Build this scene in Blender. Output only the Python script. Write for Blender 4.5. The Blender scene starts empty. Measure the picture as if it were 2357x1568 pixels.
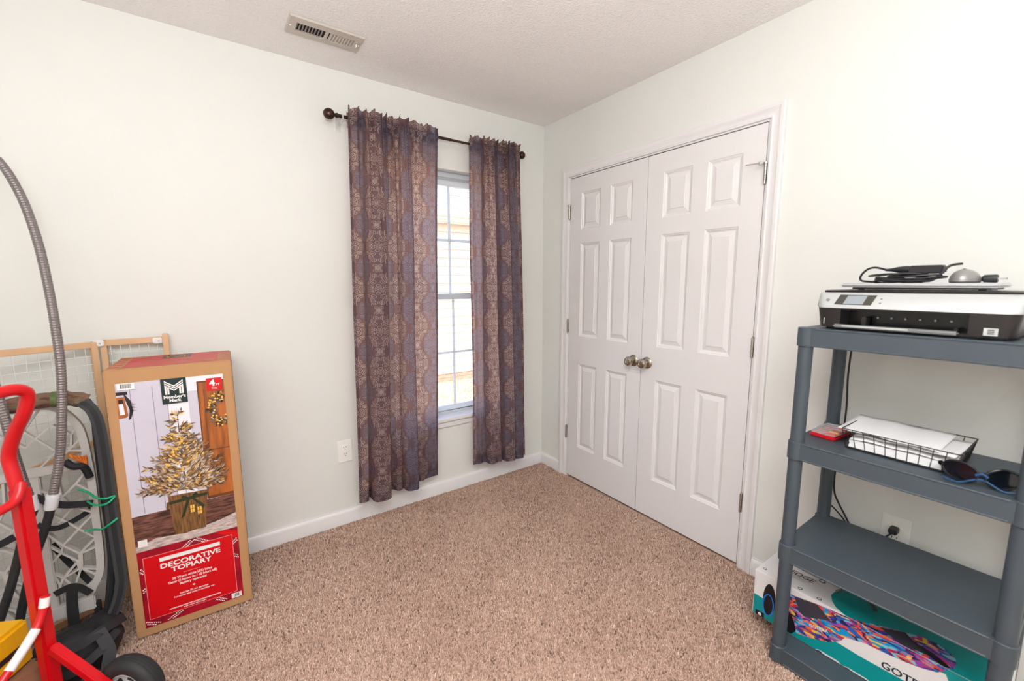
import bpy, bmesh, math, random
import numpy as np
from mathutils import Vector, Matrix
PI = math.pi
rnd = random.Random(7)
SC = bpy.context.scene
COL = SC.collection

# ------------------------------------------------------------------ camera
cam_d = bpy.data.cameras.new('camera')
cam_d.sensor_width = 36.0
cam_d.lens = 972.66 * 36.0 / 2357.0
cam_d.clip_start = 0.05
cam_d.dof.use_dof = True
cam_d.dof.focus_distance = 2.7
cam_d.dof.aperture_fstop = 2.4
cam = bpy.data.objects.new('camera', cam_d)
COL.objects.link(cam)
yaw, pitch, roll = 0.61703, 0.13379, -0.00188
f_ = Vector((math.sin(yaw) * math.cos(pitch), math.cos(yaw) * math.cos(pitch), -math.sin(pitch)))
r_ = Vector((math.cos(yaw), -math.sin(yaw), 0))
u_ = r_.cross(f_)
rr = r_ * math.cos(roll) + u_ * math.sin(roll)
uu = -r_ * math.sin(roll) + u_ * math.cos(roll)
m_ = Matrix((rr, uu, -f_)).transposed().to_4x4()
m_.translation = Vector((-1.98729, -2.41128, 1.35848))
cam.matrix_world = m_
SC.camera = cam

# ------------------------------------------------------------------ sky, sun, lamps, exposure
world = bpy.data.worlds.new('world')
SC.world = world
world.use_nodes = True
wn = world.node_tree
sky = wn.nodes.new('ShaderNodeTexSky')
sky.sky_type = 'NISHITA'
sky.sun_disc = False
sky.sun_elevation = math.radians(48)
sky.sun_rotation = math.radians(200)
bgn = wn.nodes['Background']
bgn.inputs['Strength'].default_value = 0.80
wn.links.new(sky.outputs[0], bgn.inputs['Color'])

sun_d = bpy.data.lights.new('sun', 'SUN')
sun_d.energy = 8.5
sun_d.angle = math.radians(0.6)
sun_d.color = (1.0, 0.97, 0.94)
sun = bpy.data.objects.new('sun', sun_d)
COL.objects.link(sun)
# travels towards +y (over our roof onto the neighbour's wall), downwards, a little to +x
sun.rotation_euler = Vector((0.30, 0.62, -0.95)).to_track_quat('-Z', 'Y').to_euler()

lamp_d = bpy.data.lights.new('ceiling_lamp', 'AREA')
lamp_d.shape = 'DISK'
lamp_d.size = 1.5
lamp_d.energy = 27.0
lamp_d.color = (0.95, 0.975, 1.0)
lamp = bpy.data.objects.new('ceiling_lamp', lamp_d)
COL.objects.link(lamp)
lamp.location = (-2.10, -2.65, 2.40)
# the photographer's flash, aimed up so that the ceiling behind the camera carries the light
flash_d = bpy.data.lights.new('bounced_flash', 'AREA')
flash_d.shape = 'DISK'
flash_d.size = 0.30
flash_d.energy = 68.0
flash_d.color = (0.95, 0.975, 1.0)
flash = bpy.data.objects.new('bounced_flash', flash_d)
COL.objects.link(flash)
flash.location = (-2.10, -2.75, 1.62)
flash.rotation_euler = Vector((0.0, 0.12, 1.0)).to_track_quat('-Z', 'Y').to_euler()

SC.view_settings.view_transform = 'Standard'
SC.view_settings.look = 'None'
SC.view_settings.gamma = 1.0
SC.view_settings.use_curve_mapping = False
SC.view_settings.exposure = 0.08
SC.cycles.use_denoising = True
SC.cycles.max_bounces = 6
SC.cycles.diffuse_bounces = 4
SC.cycles.glossy_bounces = 3
SC.cycles.transparent_max_bounces = 12
SC.cycles.use_adaptive_sampling = True
SC.cycles.adaptive_threshold = 0.10
SC.cycles.adaptive_min_samples = 16
SC.cycles.caustics_reflective = False
SC.cycles.caustics_refractive = False

# ------------------------------------------------------------------ helpers
def lin(c):
    out = []
    for v in c[:3]:
        v = v / 255.0
        out.append(v / 12.92 if v <= 0.04045 else ((v + 0.055) / 1.055) ** 2.4)
    return tuple(out) + (1.0,)

MATS = {}
def mat(name, col, rough=0.5, metal=0.0, var=0.0, vscale=20.0, bump=0.0, bscale=200.0, spec=0.5,
        bdist=0.002, coat=0.0, stretch=None):
    """procedural principled material: noise-varied colour and noise bump"""
    if name in MATS:
        return MATS[name]
    m = bpy.data.materials.new(name)
    m.use_nodes = True
    nt = m.node_tree
    b = nt.nodes['Principled BSDF']
    b.inputs['Roughness'].default_value = rough
    b.inputs['Metallic'].default_value = metal
    b.inputs['Specular IOR Level'].default_value = spec
    b.inputs['Coat Weight'].default_value = coat
    c = lin(col)
    tc = nt.nodes.new('ShaderNodeTexCoord')
    mp = nt.nodes.new('ShaderNodeMapping')
    nt.links.new(tc.outputs['Object'], mp.inputs['Vector'])
    if stretch:
        mp.inputs['Scale'].default_value = stretch
    n = nt.nodes.new('ShaderNodeTexNoise')
    n.inputs['Scale'].default_value = vscale
    n.inputs['Detail'].default_value = 2
    nt.links.new(mp.outputs[0], n.inputs['Vector'])
    mx = nt.nodes.new('ShaderNodeMix')
    mx.data_type = 'RGBA'
    lo = tuple(v * (1 - var) for v in c[:3]) + (1,)
    hi = tuple(min(1, v * (1 + var)) for v in c[:3]) + (1,)
    mx.inputs[6].default_value = lo
    mx.inputs[7].default_value = hi
    if var >= 0.15:                                  # strong variation: stretch the noise contrast
        mr = nt.nodes.new('ShaderNodeMapRange')
        mr.inputs[1].default_value = 0.34; mr.inputs[2].default_value = 0.66
        nt.links.new(n.outputs['Fac'], mr.inputs[0]); nt.links.new(mr.outputs[0], mx.inputs[0])
    else:
        nt.links.new(n.outputs['Fac'], mx.inputs[0])
    nt.links.new(mx.outputs[2], b.inputs['Base Color'])
    if bump > 0:
        n2 = nt.nodes.new('ShaderNodeTexNoise')
        n2.inputs['Scale'].default_value = bscale
        n2.inputs['Detail'].default_value = 1
        nt.links.new(mp.outputs[0], n2.inputs['Vector'])
        bp = nt.nodes.new('ShaderNodeBump')
        bp.inputs['Strength'].default_value = bump
        bp.inputs['Distance'].default_value = bdist
        nt.links.new(n2.outputs['Fac'], bp.inputs['Height'])
        nt.links.new(bp.outputs[0], b.inputs['Normal'])
    MATS[name] = m
    return m

class G:
    """collects geometry; build() links it as ONE mesh object"""
    def __init__(s):
        s.v = []; s.f = []; s.mi = []; s.cur = 0
    def face(s, idx):
        s.f.append(tuple(idx)); s.mi.append(s.cur)
    def poly(s, pts):
        n = len(s.v); s.v += [tuple(p) for p in pts]; s.face(range(n, n + len(pts)))
    def box(s, a, b, M=None):
        x0, y0, z0 = (min(a[i], b[i]) for i in range(3)); x1, y1, z1 = (max(a[i], b[i]) for i in range(3))
        n = len(s.v)
        P = [(x0,y0,z0),(x1,y0,z0),(x1,y1,z0),(x0,y1,z0),(x0,y0,z1),(x1,y0,z1),(x1,y1,z1),(x0,y1,z1)]
        if M is not None: P = [tuple(M @ Vector(p)) for p in P]
        s.v += P
        for q in ((0,3,2,1),(4,5,6,7),(0,1,5,4),(1,2,6,5),(2,3,7,6),(3,0,4,7)):
            s.face([n + i for i in q])
        return s
    def bar(s, p0, p1, w, h, up=(0,0,1)):
        """rectangular bar between two points"""
        p0 = Vector(p0); p1 = Vector(p1); t = (p1 - p0).normalized()
        up = Vector(up)
        if abs(t.dot(up)) > 0.98: up = Vector((1, 0, 0))
        a = t.cross(up).normalized(); b = a.cross(t).normalized()
        n = len(s.v)
        for p in (p0, p1):
            for (i, j) in ((-1,-1),(1,-1),(1,1),(-1,1)):
                s.v.append(tuple(p + a * (i * w / 2) + b * (j * h / 2)))
        for q in ((0,1,2,3)[::-1],(4,5,6,7),(0,1,5,4),(1,2,6,5),(2,3,7,6),(3,0,4,7)):
            s.face([n + i for i in q])
        return s
    def tube(s, pts, r, n=8, closed=False, caps=True, flat=None, up=None):
        """sweep a round (or flat w x t) section along points"""
        P = [Vector(p) for p in pts]; m = len(P)
        R = r if isinstance(r, (list, tuple)) else [r] * m
        base = len(s.v)
        nrm = None
        for i in range(m):
            if closed: t = P[(i + 1) % m] - P[(i - 1) % m]
            else: t = P[min(i + 1, m - 1)] - P[max(i - 1, 0)]
            t.normalize()
            if up is not None:
                uvec = Vector(up[i] if isinstance(up, list) else up)
                a = uvec - t * uvec.dot(t)
                if a.length < 1e-6: a = t.orthogonal()
                a.normalize()
            elif nrm is None:
                a = t.orthogonal().normalized()
            else:
                a = nrm - t * nrm.dot(t)
                if a.length < 1e-6: a = t.orthogonal()
                a.normalize()
            nrm = a; b = t.cross(a)
            if flat:
                w, th = flat
                sec = [(-th/2,-w/2),(th/2,-w/2),(th/2,w/2),(-th/2,w/2)]
                for (ca, cb) in sec: s.v.append(tuple(P[i] + a * ca + b * cb))
            else:
                for k in range(n):
                    an = 2 * PI * k / n
                    s.v.append(tuple(P[i] + (a * math.cos(an) + b * math.sin(an)) * R[i]))
        k_ = 4 if flat else n
        for i in range(m if closed else m - 1):
            j = (i + 1) % m
            for k in range(k_):
                k2 = (k + 1) % k_
                s.face((base + i*k_ + k, base + i*k_ + k2, base + j*k_ + k2, base + j*k_ + k))
        if caps and not closed:
            s.face([base + k for k in range(k_)][::-1]); s.face([base + (m-1)*k_ + k for k in range(k_)])
        return s
    def lathe(s, prof, n=20, M=None, cap0=True, cap1=True):
        """prof: list of (r, z) spun about local z; M maps to place"""
        base = len(s.v)
        for (r, z) in prof:
            for k in range(n):
                an = 2 * PI * k / n
                p = Vector((r * math.cos(an), r * math.sin(an), z))
                s.v.append(tuple(M @ p if M is not None else p))
        for i in range(len(prof) - 1):
            for k in range(n):
                k2 = (k + 1) % n
                s.face((base+i*n+k, base+i*n+k2, base+(i+1)*n+k2, base+(i+1)*n+k))
        if cap0: s.face([base + k for k in range(n)][::-1])
        if cap1: s.face([base + (len(prof)-1)*n + k for k in range(n)])
        return s
    def prism(s, poly, fn, d0, d1):
        """extrude a 2d polygon between depths; fn(u, v, d) -> point"""
        n = len(s.v); k = len(poly)
        s.v += [tuple(fn(u, v, d0)) for u, v in poly] + [tuple(fn(u, v, d1)) for u, v in poly]
        s.face(range(n, n + k)); s.face(list(range(n + k, n + 2*k))[::-1])
        for i in range(k):
            j = (i + 1) % k
            s.face((n+i, n+k+i, n+k+j, n+j))
        return s
    def grid(s, fn, nu, nv):
        n = len(s.v)
        for j in range(nv + 1):
            for i in range(nu + 1):
                s.v.append(tuple(fn(i / nu, j / nv)))
        for j in range(nv):
            for i in range(nu):
                a = n + j*(nu+1) + i
                s.face((a, a+1, a+nu+2, a+nu+1))
        return s
    def mesh(s, name, mats, smooth=35, bevel=0, fixn=True, segs=2):
        me = bpy.data.meshes.new(name)
        me.from_pydata(s.v, [], s.f)
        if not isinstance(mats, (list, tuple)): mats = [mats]
        for m in mats: me.materials.append(m)
        if len(mats) > 1:
            me.polygons.foreach_set('material_index', s.mi)
        if fixn or bevel:
            bm = bmesh.new(); bm.from_mesh(me)
            if bevel:
                bmesh.ops.remove_doubles(bm, verts=bm.verts, dist=1e-6)
                bm.normal_update()
                es = [e for e in bm.edges if len(e.link_faces) == 2 and e.calc_face_angle(0) > math.radians(30)]
                bmesh.ops.bevel(bm, geom=es, offset=bevel, segments=segs, affect='EDGES', clamp_overlap=True)
            if fixn: bmesh.ops.recalc_face_normals(bm, faces=bm.faces)
            bm.to_mesh(me); bm.free()
        if smooth:
            me.shade_smooth()
            me.set_sharp_from_angle(angle=math.radians(smooth))
        me.update()
        return me
    def build(s, name, mats, parent=None, loc=None, **kw):
        o = bpy.data.objects.new(name, s.mesh(name, mats, **kw))
        COL.objects.link(o)
        if parent: o.parent = parent
        if loc: o.location = loc
        return o

def tag(o, label=None, cat=None, group=None, kind=None):
    if label: o['label'] = label
    if cat: o['category'] = cat
    if group: o['group'] = group
    if kind: o['kind'] = kind
    return o
def thing(name, label, cat, loc=(0,0,0), rz=0, group=None, kind=None):
    o = bpy.data.objects.new(name, None); COL.objects.link(o)
    o.empty_display_size = 0.05
    o.location = loc; o.rotation_euler = (0, 0, rz)
    return tag(o, label, cat, group, kind)
def dup(o, parent=None, loc=None, name=None):
    c = o.copy(); COL.objects.link(c); c.parent = parent
    if loc: c.location = loc
    for ch in o.children: dup(ch, c)
    return c
def share(src, parent, M):
    """another piece sharing mesh data"""
    c = src.copy(); COL.objects.link(c); c.parent = parent; c.matrix_local = M
    return c

def smooth_path(pts, sub=6, closed=False):
    P = [Vector(p) for p in pts]; n = len(P); out = []
    rng = range(n if closed else n - 1)
    for i in rng:
        if closed: p0,p1,p2,p3 = P[(i-1)%n],P[i],P[(i+1)%n],P[(i+2)%n]
        else: p0,p1,p2,p3 = P[max(i-1,0)],P[i],P[i+1],P[min(i+2,n-1)]
        for k in range(sub):
            t = k / sub
            out.append(0.5*((2*p1)+(p2-p0)*t+(2*p0-5*p1+4*p2-p3)*t*t+(3*p1-p0-3*p2+p3)*t**3))
    if not closed: out.append(P[-1])
    return out

def text_into(g, s, size, M, bold=0.0, shear=0.0, align='LEFT', extr=0.0, spacing=1.0, width=None):
    """lettering as geometry; M maps text plane (x right, y up, z out)"""
    cu = bpy.data.curves.new('t', 'FONT')
    cu.body = s; cu.size = size; cu.offset = bold; cu.shear = shear
    cu.align_x = align; cu.resolution_u = 3; cu.extrude = extr; cu.space_character = spacing
    ob = bpy.data.objects.new('t', cu); COL.objects.link(ob)
    dg = bpy.context.evaluated_depsgraph_get()
    me = bpy.data.meshes.new_from_object(ob.evaluated_get(dg))
    n = len(g.v)
    vs = [v.co.copy() for v in me.vertices]
    sx = 1.0
    if width and vs:
        w = max(v.x for v in vs) - min(v.x for v in vs)
        sx = width / max(w, 1e-6)
    g.v += [tuple(M @ Vector((v.x * sx, v.y, v.z))) for v in vs]
    for p in me.polygons: g.face([n + i for i in p.vertices])
    bpy.data.objects.remove(ob); bpy.data.curves.remove(cu); bpy.data.meshes.remove(me)

# --- tiny expression -> shader node compiler
class X:
    def __init__(s, nt, sock): s.nt = nt; s.k = sock
    def _op(s, op, *a):
        n = s.nt.nodes.new('ShaderNodeMath'); n.operation = op
        for i, v in enumerate(a):
            if isinstance(v, X): s.nt.links.new(v.k, n.inputs[i])
            else: n.inputs[i].default_value = v
        return X(s.nt, n.outputs[0])
    def __add__(s, o): return s._op('ADD', s, o)
    def __radd__(s, o): return s._op('ADD', s, o)
    def __sub__(s, o): return s._op('SUBTRACT', s, o)
    def __rsub__(s, o): return s._op('SUBTRACT', o, s)
    def __mul__(s, o): return s._op('MULTIPLY', s, o)
    def __rmul__(s, o): return s._op('MULTIPLY', s, o)
    def __truediv__(s, o): return s._op('DIVIDE', s, o)
    def abs(s): return s._op('ABSOLUTE', s)
    def floor(s): return s._op('FLOOR', s)
    def fract(s): return s._op('FRACT', s)
    def sin(s): return s._op('SINE', s)
    def min(s, o): return s._op('MINIMUM', s, o)
    def max(s, o): return s._op('MAXIMUM', s, o)
    def lt(s, o): return s._op('LESS_THAN', s, o)
    def gt(s, o): return s._op('GREATER_THAN', s, o)
    def mod(s, o): return s._op('FLOORED_MODULO', s, o)
    def atan2(s, o): return s._op('ARCTAN2', s, o)
def hyp(x, y):
    return (x * x + y * y)._op('SQRT', x * x + y * y)
def sstep(v, a, b):
    n = v.nt.nodes.new('ShaderNodeMapRange'); n.interpolation_type = 'SMOOTHSTEP'
    v.nt.links.new(v.k, n.inputs[0]); n.inputs[1].default_value = a; n.inputs[2].default_value = b
    return X(v.nt, n.outputs[0])
def mixc(nt, fac, a, b):
    n = nt.nodes.new('ShaderNodeMix'); n.data_type = 'RGBA'
    if isinstance(fac, X): nt.links.new(fac.k, n.inputs[0])
    elif hasattr(fac, 'default_value'): nt.links.new(fac, n.inputs[0])
    else: n.inputs[0].default_value = fac
    for i, v in ((6, a), (7, b)):
        if hasattr(v, 'default_value'): nt.links.new(v, n.inputs[i])
        else: n.inputs[i].default_value = v
    return n.outputs[2]
# ------------------------------------------------------------------ room materials
M_wall = mat('wall_paint', (231, 231, 226), 0.75, var=0.015, vscale=3, bump=0.10, bscale=260, bdist=0.001)
M_trim = mat('trim_paint', (234, 231, 231), 0.38, var=0.01, vscale=4)
M_door = mat('door_paint', (232, 229, 229), 0.42, var=0.012, vscale=6, bump=0.16, bscale=30, bdist=0.001, stretch=(1, 22, 1.5))
M_nickel = mat('satin_nickel', (176, 166, 150), 0.28, 1.0, var=0.08, vscale=30)
M_nickel_d = mat('hinge_nickel', (190, 184, 172), 0.35, 1.0, var=0.1, vscale=40)
M_dark = mat('dark_gap', (30, 27, 25), 0.9, var=0.1)
M_vinyl = mat('white_vinyl', (238, 240, 240), 0.35, var=0.01)
_nt = M_vinyl.node_tree; _o = _nt.nodes['Material Output']; _b = _nt.nodes['Principled BSDF']
_t = _nt.nodes.new('ShaderNodeBsdfTranslucent'); _t.inputs[0].default_value = (0.9, 0.93, 0.95, 1)
_m = _nt.nodes.new('ShaderNodeMixShader'); _m.inputs[0].default_value = 0.50        # translucency added so the backlit frame and muntins look brighter
_nt.links.new(_b.outputs[0], _m.inputs[1]); _nt.links.new(_t.outputs[0], _m.inputs[2]); _nt.links.new(_m.outputs[0], _o.inputs[0])
M_plate = mat('outlet_plastic', (248, 246, 240), 0.28, var=0.01)
M_slot = mat('slot_dark', (40, 36, 33), 0.8, var=0.1)

def ceiling_mat():
    m = bpy.data.materials.new('stippled_ceiling'); m.use_nodes = True
    nt = m.node_tree; b = nt.nodes['Principled BSDF']
    b.inputs['Roughness'].default_value = 0.9
    tc = nt.nodes.new('ShaderNodeTexCoord')
    n1 = nt.nodes.new('ShaderNodeTexNoise'); n1.inputs['Scale'].default_value = 95; n1.inputs['Detail'].default_value = 2
    n2 = nt.nodes.new('ShaderNodeTexVoronoi'); n2.inputs['Scale'].default_value = 120
    nt.links.new(tc.outputs['Object'], n1.inputs['Vector']); nt.links.new(tc.outputs['Object'], n2.inputs['Vector'])
    ad = X(nt, n1.outputs['Fac']) * 1.3 + X(nt, n2.outputs['Distance']) * 0.5
    bp = nt.nodes.new('ShaderNodeBump'); bp.inputs['Strength'].default_value = 0.40; bp.inputs['Distance'].default_value = 0.005
    nt.links.new(ad.k, bp.inputs['Height']); nt.links.new(bp.outputs[0], b.inputs['Normal'])
    nt.links.new(mixc(nt, n1.outputs['Fac'], lin((240, 236, 233)), lin((252, 249, 246))), b.inputs['Base Color'])
    return m
M_ceil = ceiling_mat()

def carpet_mat(name, use_attr):
    m = bpy.data.materials.new(name); m.use_nodes = True
    nt = m.node_tree; b = nt.nodes['Principled BSDF']
    b.inputs['Roughness'].default_value = 0.95; b.inputs['Specular IOR Level'].default_value = 0.15
    b.inputs['Sheen Weight'].default_value = 0.15
    rp = nt.nodes.new('ShaderNodeValToRGB')
    e = rp.color_ramp.elements
    e[0].position = 0.0; e[0].color = lin((134, 106, 92))
    e[1].position = 1.0; e[1].color = lin((240, 216, 198))
    for p, c in ((0.22, (182, 147, 128)), (0.5, (210, 174, 154)), (0.8, (228, 196, 177))):
        k = e.new(p); k.color = lin(c)
    if use_attr:
        a = nt.nodes.new('ShaderNodeAttribute'); a.attribute_name = 'tint'
        nt.links.new(a.outputs['Fac'], rp.inputs[0])
    else:
        tc = nt.nodes.new('ShaderNodeTexCoord'); n1 = nt.nodes.new('ShaderNodeTexNoise')
        n1.inputs['Scale'].default_value = 130; n1.inputs['Detail'].default_value = 4
        nt.links.new(tc.outputs['Object'], n1.inputs['Vector']); nt.links.new(n1.outputs['Fac'], rp.inputs[0])
    nt.links.new(rp.outputs[0], b.inputs['Base Color'])
    return m

# ------------------------------------------------------------------ room shell (corner of the two visible walls at the origin)
XL, YB, HC = -3.35, -3.7, 2.44
WT = 0.14
WX0, WX1, WZ0, WZ1 = -1.182, -0.412, 0.495, 2.047          # window opening
DY0, DY1, DZ = -0.272, -1.508, 2.052                        # closet opening

g = G(); g.box((XL - WT, YB - WT, -0.12), (WT + 0.75, WT, -0.012))
tag(g.build('floor', carpet_mat('carpet_backing', False), smooth=0), 'tan carpeted bedroom floor running to both walls', 'floor', kind='structure')
g = G(); g.box((XL - WT, YB - WT, HC), (WT + 0.75, WT, HC + 0.12))
tag(g.build('ceiling', M_ceil, smooth=0), 'off white stippled ceiling over the room', 'ceiling', kind='structure')
g = G()
g.box((XL - WT, 0, -0.1), (WX0, WT, HC)); g.box((WX1, 0, -0.1), (WT, WT, HC))
g.box((WX0, 0, -0.1), (WX1, WT, WZ0)); g.box((WX0, 0, WZ1), (WX1, WT, HC))
tag(g.build('wall_north', M_wall, smooth=0), 'cream painted wall holding the curtained window', 'wall', kind='structure')
g = G()
g.box((0, DY0, -0.1), (WT, 0, HC)); g.box((0, YB - WT, -0.1), (WT, DY1, HC)); g.box((0, DY1, DZ), (WT, DY0, HC))
tag(g.build('wall_east', M_wall, smooth=0), 'cream painted wall holding the closet double doors', 'wall', kind='structure')
g = G(); g.box((XL - WT, YB - WT, -0.1), (XL, 0, HC))
tag(g.build('wall_west', M_wall, smooth=0), 'cream painted wall on the room side beyond the hand truck', 'wall', kind='structure')
g = G(); g.box((XL, YB - WT, -0.1), (0, YB, HC))
tag(g.build('wall_south', M_wall, smooth=0), 'cream painted wall behind the viewer', 'wall', kind='structure')
g = G()
g.box((0.70, DY1 - 0.15, -0.1), (0.75, DY0 + 0.15, HC)); g.box((WT, DY1 - 0.15, -0.1), (0.70, DY1 - 0.10, HC)); g.box((WT, DY0 + 0.10, -0.1), (0.70, DY0 + 0.15, HC))
tag(g.build('wall_closet', M_wall, smooth=0), 'unlit closet walls behind the closed double doors', 'wall', kind='structure')

# carpet pile: short twisted yarn tufts, uncountable
def carpet_pile():
    rs = np.random.RandomState(3)
    def field(x0, x1, y0, y1, sp):
        nx = int((x1 - x0) / sp); ny = int((y1 - y0) / sp)
        gx, gy = np.meshgrid(np.arange(nx), np.arange(ny))
        px = x0 + (gx + rs.rand(ny, nx)) * sp; py = y0 + (gy + rs.rand(ny, nx)) * sp
        return np.stack([px.ravel(), py.ravel()], 1)
    A = field(-3.3, -0.005, -2.2, -0.012, 0.0072)
    B = field(-3.3, -0.005, -3.0, -2.2, 0.012)
    Pn = np.concatenate([A, B]); n = len(Pn)
    ang = rs.rand(n) * 2 * PI
    h = 0.0105 + 0.004 * rs.rand(n)
    lean = 0.006 * rs.rand(n); la = rs.rand(n) * 2 * PI
    lx = lean * np.cos(la); ly = lean * np.sin(la)
    lim = np.minimum(-0.012 - Pn[:, 1], -0.005 - Pn[:, 0])
    r0 = 0.0026 + 0.001 * rs.rand(n)
    V = np.zeros((n, 7, 3), np.float32)
    for k in range(3):
        a = ang + k * 2 * PI / 3
        V[:, k, 0] = Pn[:, 0] + r0 * np.cos(a); V[:, k, 1] = Pn[:, 1] + r0 * np.sin(a); V[:, k, 2] = -0.013
        a2 = a + 0.9
        V[:, 3 + k, 0] = Pn[:, 0] + lx * 0.55 + r0 * 1.05 * np.cos(a2); V[:, 3 + k, 1] = Pn[:, 1] + ly * 0.55 + r0 * 1.05 * np.sin(a2)
        V[:, 3 + k, 2] = -0.013 + h * 0.72
    V[:, 6, 0] = Pn[:, 0] + lx; V[:, 6, 1] = Pn[:, 1] + ly; V[:, 6, 2] = -0.013 + h
    V[:, :, 0] = np.minimum(V[:, :, 0], -0.001); V[:, :, 1] = np.minimum(V[:, :, 1], -0.009)
    tri = np.array([[0,1,4],[0,4,3],[1,2,5],[1,5,4],[2,0,3],[2,3,5],[3,4,6],[4,5,6],[5,3,6]])
    F = (np.arange(n)[:, None, None] * 7 + tri[None]).reshape(-1, 3)
    me = bpy.data.meshes.new('carpet_pile')
    me.vertices.add(n * 7); me.vertices.foreach_set('co', V.ravel())
    nf = len(F); me.loops.add(nf * 3); me.loops.foreach_set('vertex_index', F.ravel().astype(np.int32))
    me.polygons.add(nf); me.polygons.foreach_set('loop_start', np.arange(0, nf * 3, 3, dtype=np.int32))
    # yarn shades, loosely clumped
    gxn = (Pn[:, 0] * 60).astype(int); gyn = (Pn[:, 1] * 60).astype(int)
    cl = (np.sin(gxn * 12.9898 + gyn * 78.233) * 43758.5453) % 1.0
    t = np.clip(0.52 + 0.21 * rs.randn(n) + 0.20 * (cl - 0.5) + 0.07 * np.sin(Pn[:, 0] * 7.3 + 2.0 * np.sin(Pn[:, 1] * 4.1)) * np.sin(Pn[:, 1] * 6.1 + 1.3), 0, 1)
    at = me.attributes.new('tint', 'FLOAT', 'POINT')
    at.data.foreach_set('value', np.repeat(t, 7).astype(np.float32))
    me.update(calc_edges=True); me.validate()
    me.shade_smooth()
    me.materials.append(carpet_mat('carpet_yarn', True))
    o = bpy.data.objects.new('carpet_pile', me); COL.objects.link(o)
    tag(o, 'speckled tan and brown twisted carpet pile covering the floor', 'carpet', kind='stuff')
carpet_pile()

# ------------------------------------------------------------------ baseboards
BASE = [(0, 0), (0.013, 0), (0.013, 0.066), (0.009, 0.078), (0.005, 0.083), (0.004, 0.089), (0, 0.089)]
def baseboard(name, label, p0, p1, inward):
    g = G(); p0 = Vector(p0); p1 = Vector(p1); n = Vector(inward)
    g.prism(BASE, lambda u, v, d: (p0.lerp(p1, d) + n * (u + 0.0005)) + Vector((0, 0, v - 0.008)), 0, 1)
    tag(g.build(name, M_trim, smooth=25), label, 'baseboard', kind='structure')
baseboard('baseboard_north', 'white moulded baseboard along the window wall', (XL, 0, 0), (-0.0145, 0, 0), (0, -1, 0))
baseboard('baseboard_east', 'short white baseboard between room corner and closet casing', (0, 0, 0), (0, -0.2145, 0), (-1, 0, 0))
baseboard('baseboard_east', 'white baseboard behind the grey shelving unit', (0, -1.5655, 0), (0, YB, 0), (-1, 0, 0))

# ------------------------------------------------------------------ closet casing and jamb
def casing():
    g = G()
    # profile across the width (0 inner .. 0.057 outer), height off the wall
    prof = [(0, 0), (0, 0.011), (0.006, 0.013), (0.010, 0.010), (0.016, 0.010), (0.030, 0.013), (0.038, 0.017), (0.050, 0.018), (0.057, 0.016), (0.057, 0)]
    iy0, iy1, iz = DY0 + 0.000, DY1 - 0.000, DZ - 0.004
    def pt(w, h, k):
        return [(-h, iy0 + w, -0.012), (-h, iy0 + w, iz + w), (-h, iy1 - w, iz + w), (-h, iy1 - w, -0.012)][k]
    n = len(prof); b = len(g.v)
    for k in range(4): g.v += [pt(w, h, k) for w, h in prof]
    for k in range(3):
        for i in range(n):
            j = (i + 1) % n
            g.face((b + k*n + i, b + k*n + j, b + (k+1)*n + j, b + (k+1)*n + i))
    g.face([b + i for i in range(n)]); g.face([b + 3*n + i for i in range(n)])
    root = g.build('trim_1', M_trim, smooth=20)
    tag(root, 'white moulded casing around the closet double doors', 'door casing', kind='structure')
    g = G()
    g.box((0.0002, DY0 - 0.011, -0.012), (WT, DY0 - 0.0003, DZ)); g.box((0.0002, DY1 + 0.0003, -0.012), (WT, DY1 + 0.011, DZ)); g.box((0.0002, DY1 + 0.011, DZ - 0.012), (WT, DY0 - 0.011, DZ - 0.0003))
    g.box((0.042, DY1 + 0.011, DZ - 0.030), (0.055, DY0 - 0.011, DZ - 0.012)); 
    g.build('jamb', M_trim, root, smooth=0)
    for y in (-0.80, -0.98):
        g = G(); g.box((0.0005, y - 0.027, DZ - 0.0135), (0.028, y + 0.027, DZ - 0.0122)); g.lathe([(0.006, 0), (0.005, 0.002), (0.002, 0.0032)], 10, Matrix.Translation((0.012, y, DZ - 0.0135)) @ Matrix.Rotation(PI, 4, 'X'))
        c = g.build('catch_plate', M_nickel_d, root); c['label'] = 'small metal catch plate'
casing()

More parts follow.
